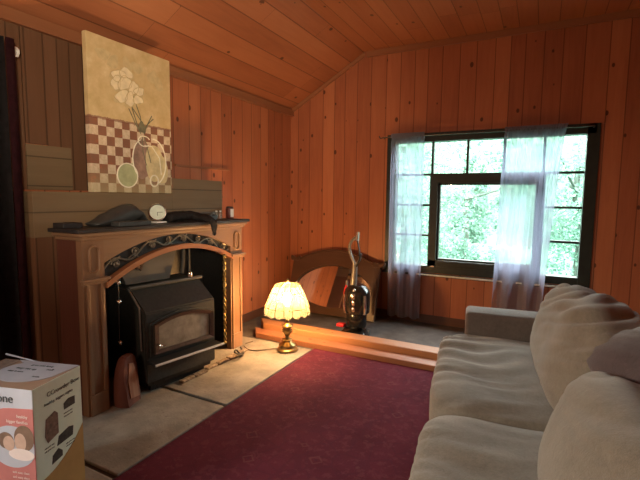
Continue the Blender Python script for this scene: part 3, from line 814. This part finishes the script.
def heap(name, pts, rad, mat, label, cat, base):
    """soft cloth-like lump: row of blended rings along a spine"""
    bm = bm_new(); P = spline(pts, 6); n = len(P); rings = []
    for i, p in enumerate(P):
        t = i / (n - 1); r = rad(t); d = (P[min(i + 1, n - 1)] - P[max(i - 1, 0)]).normalized()
        s = d.cross(Vector((0, 0, 1))).normalized(); ring = []
        for k in range(18):
            a = 2 * PI * k / 18; q = p + s * math.cos(a) * r[0] + Vector((0, 0, 1)) * (math.sin(a) * r[1])
            q += Vector((0, 0, 1)) * .010 * noise.noise(q * 22) + s * .008 * noise.noise(q * 17 + Vector((5, 5, 5)))
            q.z = max(q.z, base) if (base and q.x < .49) else q.z
            ring.append(bm.verts.new(q))
        rings.append(ring)
    for A, B in zip(rings, rings[1:]):
        for k in range(18): bm.faces.new((A[k], A[(k + 1) % 18], B[(k + 1) % 18], B[k]))
    bm.faces.new(rings[0][::-1]); bm.faces.new(rings[-1])
    o = obj(name, bm, mat, None, True, angle=180); settle(o, P[0]); return tag(o, label, cat)
heap('folded_cloth', [(.28, -2.78, SZ + .012), (.285, -2.66, SZ + .045), (.28, -2.52, SZ + .075), (.275, -2.45, SZ + .065), (.28, -2.40, SZ + .012)],
     lambda t: (.07, .012 + .052 * math.sin(PI * min(1, t * 1.15)) ** 1.3), M['charcoal'], 'dark grey bundle of cloth heaped on the mantel left of the clock', 'cloth', SZ)
gl = heap('fireplace_glove', [(.27, -2.20, SZ + .030), (.285, -2.05, SZ + .043), (.31, -1.97, SZ + .042), (.38, -1.95, SZ + .028), (.46, -1.96, SZ + .02), (.515, -1.965, SZ - .01), (.525, -1.965, SZ - .085)],
     lambda t: (.075 - .048 * t, .036 - .016 * t), M['black'], 'black glove draped over the front edge of the mantel right of the clock', 'glove', SZ)
bm = bm_new(); box(bm, .37, .45, -2.72, -2.48, SZ, SZ + .030, .006); settle(tag(obj('spectacle_case', bm, M['charcoal']), 'flat charcoal box lying on the mantel in front of the cloth bundle', 'box'), (.41, -2.6, SZ))
bm = bm_new(); box(bm, .23, .33, -2.985, -2.87, SZ, SZ + .03, .004); settle(tag(obj('slim_box', bm, M['slate']), 'slim black box at the left end of the mantel shelf', 'box'), (.28, -2.93, SZ))
bm = bm_new(); tube(bm, [(.222, -1.93, SZ + .055), (.222, -1.60, SZ + .052)], .009); box(bm, .21, .235, -1.93, -1.90, SZ, SZ + .055); box(bm, .21, .235, -1.65, -1.62, SZ, SZ + .055)
settle(tag(obj('candle_rail', bm, M['greyplastic'], None, True), 'low grey rail at the back of the mantel behind the black glove', 'rail'), (.222, -1.8, SZ))
bm = bm_new(); box(bm, .24, .32, -1.86, -1.69, SZ, SZ + .04, .006); settle(tag(obj('dark_tray', bm, M['charcoal']), 'dark low tray on the mantel just left of the glass vials', 'tray'), (.28, -1.77, SZ))
m_, nt_, out_ = new_mat('clear_glass'); n = N(nt_); n.bsdf(out_, (.85, .88, .86), .05, 0, .5, **{'Transmission Weight': .8}); M['vial'] = m_
vial0 = None
for i, (y, lab) in enumerate(((-1.635, 'small clear glass vial next to the dark tray'), (-1.585, 'small clear glass vial nearest the red can'))):
    if vial0 is None:
        v = thing('glass_vial', lab, 'vial', (.26, y, SZ), 0, 'glass vials on the mantel')
        bm = bm_new(); solid_lathe(bm, [(.011, 0), (.012, .004), (.012, .045), (.007, .052), (.008, .06)], 16); bott = obj('bottle', bm, M['vial'], v, True, world=False)
        bm = bm_new(); solid_lathe(bm, [(.009, .0605), (.009, .07)], 16); obj('stopper', bm, M['white'], v, True, world=False)
        vial0 = v
    else:
        v = vial0.copy(); COL.objects.link(v); v.location.y = y; v['label'] = lab
        for chd in list(vial0.children):
            c2 = chd.copy(); COL.objects.link(c2); c2.parent = v
cn = thing('tin_can', 'dark red can with white label at the right end of the mantel', 'can', (.27, -1.475, SZ))
M['candark'] = plain('dark_red_tin', (.10, .025, .022), .35, .2)
bm = bm_new(); solid_lathe(bm, [(.032, 0), (.034, .003), (.034, .088), (.032, .092)], 28); obj('body', bm, M['candark'], cn, True, world=False)
bm = bm_new(); r = lathe(bm, [(.0346, .012), (.0346, .082)], 28)
for f in list(bm.faces):
    c_ = f.calc_center_median()
    if not (math.atan2(c_.y, c_.x) > -.75 and math.atan2(c_.y, c_.x) < 1.2): bm.faces.remove(f)
obj('paper_label', bm, M['white'], cn, True, world=False)['label'] = 'white paper label'
bm = bm_new(); solid_lathe(bm, [(.030, .092), (.030, .10), (.026, .103)], 28); obj('lid', bm, M['slate'], cn, True, world=False)

# ------------------------------------------------------------------ dark drape at far left + hook
dp = thing('door_drape', 'long dark drape with maroon edge hanging at the far left of the wall', 'drape', (.05, -3.4, .30))
def drape(y0, y1, amp, folds):
    bm = bm_new(); G = []
    for j in range(21):
        t = j / 20; z = 2.12 + (.25 - 2.12) * t; row = []
        for i in range(61):
            s = i / 60; row.append(bm.verts.new((.16 + amp * math.sin(2 * PI * folds * s) * (.5 + .5 * t), y0 + (y1 - y0) * s, z)))
        G.append(row)
    for j in range(20):
        for i in range(60): bm.faces.new((G[j][i], G[j][i + 1], G[j + 1][i + 1], G[j + 1][i]))
    bmesh.ops.solidify(bm, geom=bm.faces[:], thickness=.006); return bm
obj('drape_cloth', drape(-3.95, -3.145, .025, 5), M['darkdrape'], dp, True)
obj('drape_edge', drape(-3.14, -3.095, .012, .5), M['maroon'], dp, True)['label'] = 'maroon leading edge'
hk = thing('wall_hook', 'small bright metal hook on the wall at top left', 'hook', (.012, -3.04, 2.09))
bm = bm_new(); box(bm, .013, .022, -3.06, -3.02, 2.065, 2.125, .002); obj('hook_plate', bm, M['white'], hk)
bm = bm_new(); tube(bm, spline([(.02, -3.04, 2.10), (.06, -3.04, 2.105), (.085, -3.04, 2.085), (.07, -3.04, 2.06)], 5), .010); obj('hook_arm', bm, M['white'], hk, True)

# ------------------------------------------------------------------ lamp
LX, LY, LZ = .85, -1.45, .014
lp = thing('table_lamp', 'lit brass table lamp with scalloped cream panel shade, standing on the hearth', 'lamp', (LX, LY, LZ))
bm = bm_new()
solid_lathe(bm, [(.082, 0), (.088, .008), (.086, .020), (.070, .030), (.066, .044), (.072, .050), (.066, .060), (.044, .072), (.036, .085), (.040, .092), (.046, .096), (.040, .102), (.020, .110), (.017, .124), (.026, .136), (.034, .150), (.045, .165), (.047, .178), (.032, .186), (.030, .196), (.046, .206), (.050, .214), (.044, .222), (.024, .230), (.018, .240)], 36)
obj('base', bm, M['brass'], lp, True, world=False)
bm = bm_new(); solid_lathe(bm, [(.016, .238), (.018, .250), (.015, .262), (.014, .325), (.020, .335), (.022, .37), (.016, .385)], 24); obj('stem', bm, M['brass'], lp, True, world=False)
NP = 16
def scal(a): return abs(math.sin(a * NP / 2))
bm = bm_new(); seg = NP * 8; prof = [(.105, .562), (.134, .505), (.164, .435), (.183, .385), (.192, .335)]
rings = []
for j, (r, z) in enumerate(prof):
    rg = []
    for i in range(seg):
        a = 2 * PI * i / seg; k = 1 + .018 * scal(a) * (j / 4); zz = z - (.018 * scal(a) if j == 4 else 0)
        rg.append(bm.verts.new((r * k * math.cos(a), r * k * math.sin(a), zz)))
    rings.append(rg)
for A, B in zip(rings, rings[1:]):
    for i in range(seg): bm.faces.new((A[i], A[(i + 1) % seg], B[(i + 1) % seg], B[i]))
sh = obj('lamp_shade', bm, M['shade'], lp, True, world=False, angle=180)
bm = bm_new()
for k in range(NP):
    a = 2 * PI * k / NP; tube(bm, [(r * 1.004 * math.cos(a), r * 1.004 * math.sin(a), z) for r, z in prof], .0022, 5)
for r, z in ((.106, .562), (.135, .505), (.184, .385)):
    tube(bm, [(r * 1.004 * math.cos(2 * PI * i / 64), r * 1.004 * math.sin(2 * PI * i / 64), z) for i in range(64)], .0022, 5, True)
obj('leading', bm, M['brass'], sh, True, world=False)['label'] = 'thin metal seams between panels'
bm = bm_new()
for k in range(3):
    a = 2 * PI * k / 3 + .4; tube(bm, [(.104 * math.cos(a), .104 * math.sin(a), .562), (.01 * math.cos(a), .01 * math.sin(a), .583)], .003, 6)
tube(bm, spline([(.0, .012, .385), (.06, .012, .44), (.055, .01, .53), (0, .0, .583)], 5), .0022, 5); tube(bm, spline([(.0, -.012, .385), (-.06, -.012, .44), (-.055, -.01, .53), (0, .0, .583)], 5), .0022, 5)
obj('harp', bm, M['brass'], lp, True, world=False)
bm = bm_new(); solid_lathe(bm, [(.006, .583), (.010, .590), (.012, .598), (.006, .608), (.004, .614)], 14); obj('finial', bm, M['brass'], lp, True, world=False)
bm = bm_new(); sphere(bm, (0, 0, .455), .034, 1, 1, 1.15, 20); solid_lathe(bm, [(.013, .385), (.014, .425)], 14); obj('bulb', bm, M['bulb'], lp, True, world=False)
bm = bm_new(); tube(bm, spline([(LX - .08, LY - .01, .022), (.70, -1.53, .019), (.62, -1.60, .019), (.55, -1.60, .019), (.46, -1.53, .019), (.47, -1.42, .019)], 6), .004, 6); obj('lamp_cord', bm, M['cord'], lp, True)

# ------------------------------------------------------------------ leaning mirror
mr = thing('dresser_mirror', 'dark wooden framed dresser mirror with arched top, leaning against the back wall', 'mirror', (.74, -.27, 0))
tilt = math.atan2(.22, .66)
TM = Matrix.Translation((.0, -.295, .012)) @ Matrix.Rotation(-tilt, 4, 'X')     # local: x world X, y depth, z up the plane
def lean(bm): bmesh.ops.transform(bm, matrix=TM, verts=bm.verts); return bm
xs = [.10 + (1.225 - .10) * i / 48 for i in range(49)]
def topo(x):
    s = (x - .10) / (1.225 - .10)
    if s < .09: return .625 - .02 * math.sin(PI * s / .09)
    if s > .91: return .625 - .02 * math.sin(PI * (1 - s) / .09)
    k = (s - .09) / .82; return .605 + .135 * math.sin(PI * k) ** .85
def topi(x):
    k = (x - .20) / (1.13 - .20); return .30 + .255 * max(0, math.sin(PI * min(1, max(0, k)))) ** .55
def boti(x):
    k = (x - .20) / (1.13 - .20); return .28 - .20 * max(0, math.sin(PI * min(1, max(0, k)))) ** .42
inx = [.20 + 0.93 * (.5 - .5 * math.cos(PI * i / 60)) for i in range(61)]
bm = bm_new(); strip_prism(bm, [(x, topo(x)) for x in inx], [(x, topi(x)) for x in inx], 1, -.022, .022)
box(bm, .125, .20, -.02, .02, 0, .60); box(bm, 1.13, 1.20, -.02, .02, 0, .60)
strip_prism(bm, [(x, boti(x)) for x in inx], [(x, 0) for x in inx], 1, -.02, .02)
mf = obj('frame', lean(bm), M['mirror_frame'], mr)
bm = bm_new()
for a, b in ((.085, .215), (1.11, 1.24)):
    bm = bm_new(); x_ = [a + (b - a) * i / 8 for i in range(9)]; strip_prism(bm, [(x, topo(min(1.225, max(.10, x))) + .006) for x in x_], [(x, .575 if not (x in (x_[0], x_[-1])) else .60) for x in x_], 1, -.03, .03)
    obj('corner_ear', lean(bm), M['mirror_frame'], mr)
bm = bm_new(); tube(bm, [(x, -.024, topo(x) - .012) for x in inx], .012, 8); obj('top_moulding', lean(bm), M['mirror_frame'], mr, True)
bm = bm_new(); tube(bm, [(x, -.022, topi(x) + .004) for x in inx[2:-2]], .007, 6); tube(bm, [(x, -.022, boti(x) - .004) for x in inx[2:-2]], .007, 6); obj('inner_moulding', lean(bm), M['mirror_frame'], mr, True)
bm = bm_new(); box(bm, .165, 1.165, .004, .010, .05, .62); obj('mirror_glass', lean(bm), M['mirror'], mr)

# ------------------------------------------------------------------ upright vacuum
vx, vy = 1.185, -.74
vc = thing('vacuum_cleaner', 'upright black and chrome vacuum cleaner standing in front of the mirror', 'vacuum cleaner', (vx, vy, 0))
bm = bm_new(); box(bm, -.125, .125, -.16, .06, .008, .062, .022, 3)
for v in bm.verts:
    if v.co.y < -.05: v.co.z *= .7
obj('floor_head', bm, M['blackplastic'], vc, True, world=False)
for x in (-.125, .10):
    bm = bm_new(); tube(bm, [(x, .03, .035), (x + .025, .03, .035)], .034, 16); obj('wheel', bm, M['charcoal'], vc, True, world=False)
bm = bm_new(); solid_lathe(bm, [(.05, .06), (.085, .075), (.095, .10), (.098, .20), (.09, .215)], 28); obj('motor_housing', bm, M['blackplastic'], vc, True, world=False)
bm = bm_new(); solid_lathe(bm, [(.100, .216), (.118, .225), (.122, .25), (.122, .40), (.112, .44), (.08, .475), (.055, .49)], 32); obj('dust_bin', bm, M['blackplastic'], vc, True, world=False)
for x in (-.085, .10):
    bm = bm_new(); tube(bm, spline([(x, -.075 if x < 0 else -.058, .225), (x * 1.08, -.083 if x < 0 else -.066, .30), (x, -.078 if x < 0 else -.062, .40)], 5), .016, 8); obj('chrome_strip', bm, M['chrome'], vc, True, world=False)
bm = bm_new(); 
for k, z in enumerate((.27, .33, .39, .44)): sphere(bm, (.012, -.118 + .018 * (k == 3), z), .022, .8, .5, 1.2, 10)
obj('cyclone_caps', bm, M['chrome'], vc, True, world=False)
bm = bm_new(); tube(bm, spline([(-.035, -.02, .40), (-.03, -.01, .55), (-.025, 0, .68)], 6), lambda t: .036 - .012 * t, 14); obj('neck', bm, M['greyplastic'], vc, True, world=False)
bm = bm_new(); tube(bm, spline([(-.025, 0, .67), (-.06, 0, .74), (-.085, 0, .815), (-.075, 0, .88), (-.035, 0, .925), (-.005, 0, .945)], 7), .014, 10); obj('handle', bm, M['greyplastic'], vc, True, world=False)
bm = bm_new(); tube(bm, spline([(-.025, 0, .67), (.015, 0, .715), (.025, 0, .76), (.03, 0, .785)], 6), .013, 10); obj('hose_clip', bm, M['greyplastic'], vc, True, world=False)
bm = bm_new(); tube(bm, [(-.01, 0, .90), (-.005, 0, .985)], .016, 12); obj('grip_tip', bm, M['chrome'], vc, True, world=False)['label'] = 'pale silver grip tip'
bm = bm_new(); tube(bm, spline([(-.0, -.03, .66), (.03, -.03, .74), (.02, -.02, .82), (-.005, 0, .90)], 6), .008, 8); obj('cord_loop', bm, M['iron'], vc, True, world=False)
bm = bm_new(); tube(bm, spline([(-.128, .045, .46), (-.145, .04, .40), (-.142, .045, .33)], 5), .012, 8); obj('red_wand_catch', bm, M['red'], vc, True, world=False)['label'] = 'red catch on the left side'
bm = bm_new(); tube(bm, [(-.125, .05, .22), (-.13, .05, .50)], .012, 8); obj('wand', bm, M['greyplastic'], vc, True, world=False)
bm = bm_new(); box(bm, -.165, -.085, -.11, -.04, .085, .115, .010, 2); obj('pedal', bm, M['red'], vc, True, world=False)['label'] = 'red foot pedal'

# ------------------------------------------------------------------ sofa
TH = math.radians(7.6)
sf = thing('sofa', 'taupe chenille sofa with loose cushions on the right beside the carpet', 'sofa', (2.17, -1.42, 0), TH)
def S_(name, bm, mat, sm=True, par=sf): return obj(name, bm, mat, par, sm, world=False, angle=60)
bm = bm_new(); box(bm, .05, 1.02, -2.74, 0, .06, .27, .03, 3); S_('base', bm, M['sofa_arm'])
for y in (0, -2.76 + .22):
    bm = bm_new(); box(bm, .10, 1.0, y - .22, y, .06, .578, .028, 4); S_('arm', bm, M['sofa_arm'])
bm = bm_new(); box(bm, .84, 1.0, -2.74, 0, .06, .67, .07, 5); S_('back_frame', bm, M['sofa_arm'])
for x, y in ((.1, -.06), (.1, -2.68), (.98, -.06), (.98, -2.68)):
    bm = bm_new(); box(bm, x - .03, x + .03, y - .03, y + .03, 0.013, .065); S_('foot', bm, M['foot'], False)

def cushion(cx, cy, cz, ax, ay, az, q=5., crown=.16, tilt=0., wr=.012, seed=0., n=30, kind='seat', rotz=0., droop=0.):
    bm = bmesh.new(); bmesh.ops.create_cube(bm, size=2)
    bmesh.ops.subdivide_edges(bm, edges=bm.edges[:], cuts=n, use_grid_fill=True)
    R = Matrix.Rotation(rotz, 3, 'Z') @ Matrix.Rotation(tilt, 3, 'Y')
    for v in bm.verts:
        p = v.co.copy(); lq = (abs(p.x) ** q + abs(p.y) ** q + abs(p.z) ** q) ** (1 / q)
        p /= lq
        if kind == 'seat':
            k = 1 + crown * (1 - p.x ** 2) * (1 - p.y ** 2) if p.z > 0 else 1
            w = Vector((p.x * ax, p.y * ay, p.z * az * k))
            # ripples running front to back near the front edge
            m = max(0, min(1, (.35 - p.x) / .8)) * max(0, min(1, (p.z + .3)))
            wv = noise.noise(Vector((w.x * 2.2, w.y * 15 + 2 * noise.noise(Vector((w.x * 3, w.y * 3, seed))), seed)))
            d = wr * (1.3 * wv * m) + .014 * noise.noise(w * 4 + Vector((seed, 0, 0)))
            w.z += d * (1 if p.z > -.2 else 0); w.x += -.006 * wv * (1 if p.x < -.8 else 0)
        else:
            # back cushion: x thickness, y length, z height
            th = 1 + crown * (1 - p.y ** 2) * (1 - p.z ** 2)
            w = Vector((p.x * ax * th, p.y * ay, p.z * az))
            w.z += (-droop * max(0, -p.y) ** 2 * .5) * max(0, p.z) + .02 * max(0, p.z) * (1 - p.y ** 2)
            top = max(0, min(1, (p.z - .0) / .6))
            f = noise.noise(Vector((w.y * 2.2 + seed, w.z * 17 + w.y * 5 - w.x * 9, seed))); f2 = noise.noise(Vector((w.y * 6, w.z * 5, seed + w.x * 5)))
            d = wr * 1.25 * (abs(f) ** .7 - .4) * (.25 + top) + wr * .3 * f2 * top + .02 * noise.noise(w * 3 + Vector((seed, 1, 2)))
            nrm = Vector((p.x ** 3, p.y ** 3, p.z ** 3)); nrm.normalize()
            w += nrm * d
        v.co = R @ w + Vector((cx, cy, cz))
    return bm
def welt(cx, cy, cz, ax, ay, zz, r=.008):
    bm = bm_new(); pts = []
    for i in range(80):
        a = 2 * PI * i / 80; c, s = math.cos(a), math.sin(a); k = (abs(c) ** 7 + abs(s) ** 7) ** (-1 / 7)
        pts.append((cx + ax * c * k, cy + ay * s * k, cz + zz))
    tube(bm, pts, r, 6, True); return bm
for y0, y1, sd in ((-.215, -1.30, 2.), (-1.31, -2.545, 9.)):
    yc, hy = (y0 + y1) / 2, abs(y1 - y0) / 2
    sc_ = S_('seat_cushion', cushion(.35, yc, .358, .385, hy, .095, 7., .16, 0, .016, sd, 44, 'seat'), M['sofa'])
S_('back_cushion', cushion(.64, -.82, .612, .150, .57, .235, 4.2, .30, math.radians(14), .026, 4., 64, 'back', 0, .0), M['sofa'])
S_('back_cushion', cushion(.56, -1.96, .54, .170, .565, .225, 3.6, .30, math.radians(17), .014, 14., 56, 'back', 0, .03), M['sofa'])
# throw pillow wedged behind: rests on the sofa, a thing of its own
tp = cushion(0, 0, 0, .05, .24, .16, 2.6, .5, math.radians(62), .02, 21., 26, 'back', math.radians(16), 0)
o = obj('throw_pillow', tp, M['pillow'], None, True, angle=180); o.location = (3.06, -2.74, .765); o.rotation_euler = (0, 0, TH)
tag(o, 'mauve brown throw pillow lying on the sofa back between the two back cushions', 'pillow')

# ------------------------------------------------------------------ carton
BA = math.radians(106.5); BT = .50
NC = Vector((1.02, -3.56, .0)); bl, bw, bh = .245, .38, .548
cb = thing('product_carton', 'white and coral printed cardboard product box standing on the floor at lower left', 'box', (NC.x, NC.y, .014), BA)
# local: x runs along right face, y towards the left (other face), origin = near bottom corner
M['cardgreen'] = plain('pale_green_card', (.60, .70, .60), .55, var=.06, scale=12, bstr=.03)
M['cardbrown'] = plain('brown_card', (.22, .135, .09), .6, var=.12, scale=12, bstr=.03)
M['cardlilac'] = plain('grey_lilac_card', (.30, .29, .33), .55, var=.08, scale=12, bstr=.03)
M['cardwhite'] = plain('white_card', (.47, .47, .52), .5, var=.05, scale=12, bstr=.03)
M['coral'] = plain('coral_print', (.50, .17, .15), .5, var=.10, scale=10, bstr=.03)
M['gold'] = plain('ochre_print', (.36, .22, .08), .5, var=.1, scale=10, bstr=.03)
M['ink'] = plain('dark_ink', (.05, .06, .06), .5, var=.1)
M['inklight'] = plain('pale_ink', (.80, .66, .60), .5, var=.05)
M['skin'] = plain('skin_print', (.55, .36, .27), .5, var=.1); M['hair'] = plain('hair_print', (.20, .12, .08), .5, var=.15)
M['photodark'] = plain('dark_photo_print', (.05, .055, .05), .4, var=.5, scale=60, bstr=.03); M['photobrown'] = plain('brown_photo_print', (.16, .11, .085), .4, var=.5, scale=60, bstr=.03)
def C_(name, bm, mat, par=None, label=None):
    o = obj(name, bm, mat, par or cb, False, world=False)
    if label: o['label'] = label
    return o
bm = bm_new(); box(bm, 0, bl, 0, bw, 0, bh); carton = C_('carton_body', bm, M['cardbrown'])
E_ = .0012
# right face = plane y=0 facing -y(local); face coords (x along, z)
def rf(bm, pts, d): prism(bm, pts, 1, -d, 0)
bm = bm_new(); rf(bm, [(0, 0), (bl, 0), (bl, bh), (0, bh)], E_); rface = C_('green_panel', bm, M['cardgreen'], None, 'pale green side panel')
arcp = [(bl * q_, .165 + .125 * q_ ** 2.2) for q_ in [i / 14 for i in range(15)]]
bm = bm_new()
for a, b in zip(arcp, arcp[1:]): rf(bm, [(a[0], 0), (b[0], 0), (b[0], b[1]), (a[0], a[1])], E_ * 2)
C_('ochre_swoosh', bm, M['gold'], rface)
def poly_rf(name, pts, mat): bm = bm_new(); rf(bm, pts, E_ * 2.2); C_(name, bm, mat, rface)
def fz(u, v): return (bl * u, .165 + (bh - .165) * v)     # u across, v up the seen part of the face
poly_rf('printed_photo', [fz(.19, .44), fz(.24, .36), fz(.46, .40), fz(.46, .62), fz(.40, .66), fz(.22, .62)], M['photobrown'])
poly_rf('printed_photo', [fz(.60, .61), fz(.84, .61), fz(.84, .70), fz(.70, .71), fz(.60, .68)], M['photodark'])
poly_rf('printed_photo', [fz(.42, .26), fz(.76, .27), fz(.78, .37), fz(.68, .39), fz(.46, .36)], M['photodark'])
poly_rf('printed_photo', [fz(.30, .10), fz(.52, .12), fz(.52, .18), fz(.44, .23), fz(.32, .19)], M['photodark'])
def word(t_, size, u, v, mat):
    x, z = fz(u, v); bm = text_bm(t_, size); bmesh.ops.transform(bm, matrix=Matrix.Translation((x, -E_ * 2, z)) @ Matrix.Rotation(PI / 2, 4, 'X'), verts=bm.verts)
    C_('printed_words', bm, mat, rface)
word('CCrowder Bow', .026, .26, .85, M['ink']); word('healthy, bigger, nights', .017, .20, .765, M['ink'])
for u, v in ((.58, .56), (.58, .525), (.16, .31), (.16, .275), (.60, .21), (.60, .18)): word('soft green easy', .008, u, v, M['ink'])
# left face = plane x=0 facing -x(local); coords (y, z)
def lf(bm, pts, d): prism(bm, pts, 0, -d, 0)
bm = bm_new(); lf(bm, [(0, 0), (bw, 0), (bw, bh), (0, bh)], E_); lface = C_('white_panel', bm, M['cardwhite'], None, 'white and coral front panel')
top_c = [(bw * q_, bh - .075 - .02 * q_ - .25 * max(0, q_ - .32) ** 1.5) for q_ in [i / 14 for i in range(15)]]
bm = bm_new()
for a, b in zip(top_c, top_c[1:]): lf(bm, [(a[0], 0), (b[0], 0), (b[0], b[1]), (a[0], a[1])], E_ * 2)
C_('coral_field', bm, M['coral'], lface)
def ell(cy, cz, ry, rz, n=28, a0=0, a1=2 * PI): return [(cy + ry * math.cos(a0 + (a1 - a0) * i / n), cz + rz * math.sin(a0 + (a1 - a0) * i / n)) for i in range(n)]
def lell(bm, cy, cz, ry, rz, d):
    lf(bm, [(max(.001, y), z) for y, z in ell(cy, cz, ry, rz)], E_ * d)
bm = bm_new(); lell(bm, .10, .312, .105, .085, 2.6); ph_ = C_('family_photo', bm, M['cardwhite'], lface, 'printed photo of a mother and child')
for (cy, cz, ry, rz), mt_n, d in (((.045, .352, .045, .052), 'hair', 3.0), ((.062, .335, .026, .036), 'skin', 3.3), ((.128, .335, .036, .034), 'hair', 3.2), ((.115, .325, .026, .030), 'skin', 3.5), ((.06, .285, .058, .024), 'inklight', 3.4)):
    bm = bm_new(); lell(bm, cy, cz, ry, rz, d); C_('printed_figure', bm, M[mt_n], ph_)
def wordl(t_, size, y, z, mat):
    bm = text_bm(t_, size, 'RIGHT'); bmesh.ops.transform(bm, matrix=Matrix.Translation((-E_ * 2.4, y, z)) @ Matrix.Rotation(-PI / 2, 4, 'Z') @ Matrix.Rotation(PI / 2, 4, 'X'), verts=bm.verts)
    C_('printed_words', bm, mat, lface)
wordl('one', .050, .085, bh - .058, M['ink']); wordl('healthy', .017, .025, bh - .115, M['inklight']); wordl('bigger families', .017, .025, bh - .138, M['inklight'])
for k in range(4): wordl('soft easy clean', .013, .03, .205 - .02 * k, M['inklight'])
# top
bm = bm_new(); prism(bm, [(min(bl - .002, x), y) for x, y in ell(bl * .60, .155, bl * .42, .135)], 2, bh, bh + E_ * 1.5); tpn = C_('lilac_oval', bm, M['cardlilac'], None, 'grey lilac printed oval on top')
bm = bm_new(); prism(bm, [(bl * .62, .02), (bl, .004), (bl, bw * .8), (bl * .9, bw * .7)], 2, bh, bh + E_ * 1.4); C_('lilac_edge', bm, M['cardlilac'], tpn)
for t_, x, y, sz_ in (('easy set up', .16, .24, .022), ('clean & store', .13, .25, .014), ('soft', .17, .10, .022), ('inside', .10, .10, .014), ('grow with family', .20, .20, .016)):
    bm = text_bm(t_, sz_); bmesh.ops.transform(bm, matrix=Matrix.Translation((x, y, bh + E_ * 2)) @ Matrix.Rotation(-PI / 2, 4, 'Z'), verts=bm.verts); C_('printed_words', bm, M['ink'], tpn)
bm = bm_new(); box(bm, bl * .55, bl * .98, bw - .085, bw - .01, bh, bh + E_); C_('dark_patch', bm, M['photobrown'], tpn)
bm = bm_new(); prism(bm, [(bl, bw * .55), (bl, bw), (bl + .006, bw)], 2, bh - .004, bh + .002)
for v in bm.verts:
    if v.co.y > bw - .01: v.co.z += .022
C_('lifted_flap', bm, M['cardlilac'])

# ------------------------------------------------------------------ light
w = bpy.data.worlds.new('daylight'); sc.world = w; w.use_nodes = True
bg = w.node_tree.nodes['Background']; n = N(w.node_tree)
SK = n.xyz('Generated')
sky = n.ramp(S_z := n.math('MULTIPLY_ADD', SK[2], .5, .5), [(.5, (.045, .056, .050)), (.56, (.075, .09, .08)), (.64, (.72, .84, .82)), (.9, (1, 1, 1))])
n.link(sky, bg.inputs[0]); bg.inputs[1].default_value = 22.0
def light(name, typ, loc, power, col, rot=(0, 0, 0), **kw):
    l = bpy.data.lights.new(name, typ); l.energy = power; l.color = col
    for k, v in kw.items(): setattr(l, k, v)
    o = bpy.data.objects.new(name, l); COL.objects.link(o); o.location = loc; o.rotation_euler = rot; return o
for loc, rot, sx, sy in ((((WX0 + WX1) / 2, .118, (WZ0 + WZ1) / 2), (-PI / 2, 0, 0), WX1 - WX0, WZ1 - WZ0),
                         ((-.115, (RY0 + RY1) / 2, (RZ0 + RZ1) / 2), (PI / 2, 0, -PI / 2), RY1 - RY0, RZ1 - RZ0)):
    a = light('daylight_portal', 'AREA', loc, 1, (1, 1, 1), rot, shape='RECTANGLE', size=sx, size_y=sy)
    a.data.cycles.is_portal = True
light('room_fill_light', 'POINT', (.9, -5.6, 1.7), 45, (1, .80, .58), shadow_soft_size=.15)  # unseen fill light added for the carton and hearth, no fixture
s2 = light('sofa_fill_spot', 'SPOT', (.3, -4.75, 1.45), 170, (1, .84, .66), shadow_soft_size=.15, spot_size=math.radians(64), spot_blend=1.0)  # added spot out of view, brightens the sofa
s2.rotation_euler = (Vector((2.8, -2.75, .55)) - s2.location).to_track_quat('-Z', 'Y').to_euler()
sp = light('wall_fill_spot', 'SPOT', (3.3, -4.95, 1.55), 330, (1, .82, .60), shadow_soft_size=.12, spot_size=math.radians(54), spot_blend=.9)  # added spot out of view, brightens the painting and ceiling
sp.rotation_euler = (Vector((.2, -1.75, 2.15)) - sp.location).to_track_quat('-Z', 'Y').to_euler()
sun = light('sun', 'SUN', (8, 3, 9), 4.0, (1, .97, .88), angle=.02)
sun.rotation_euler = Vector((-1, .12, -.9)).to_track_quat('-Z', 'Y').to_euler()

sc.cycles.use_denoising = True
sc.cycles.max_bounces = 10; sc.cycles.diffuse_bounces = 5; sc.cycles.transparent_max_bounces = 16
sc.cycles.sample_clamp_indirect = 10
vs = sc.view_settings; vs.view_transform = 'Standard'; vs.look = 'None'; vs.gamma = 1; vs.use_curve_mapping = False; vs.exposure = .3
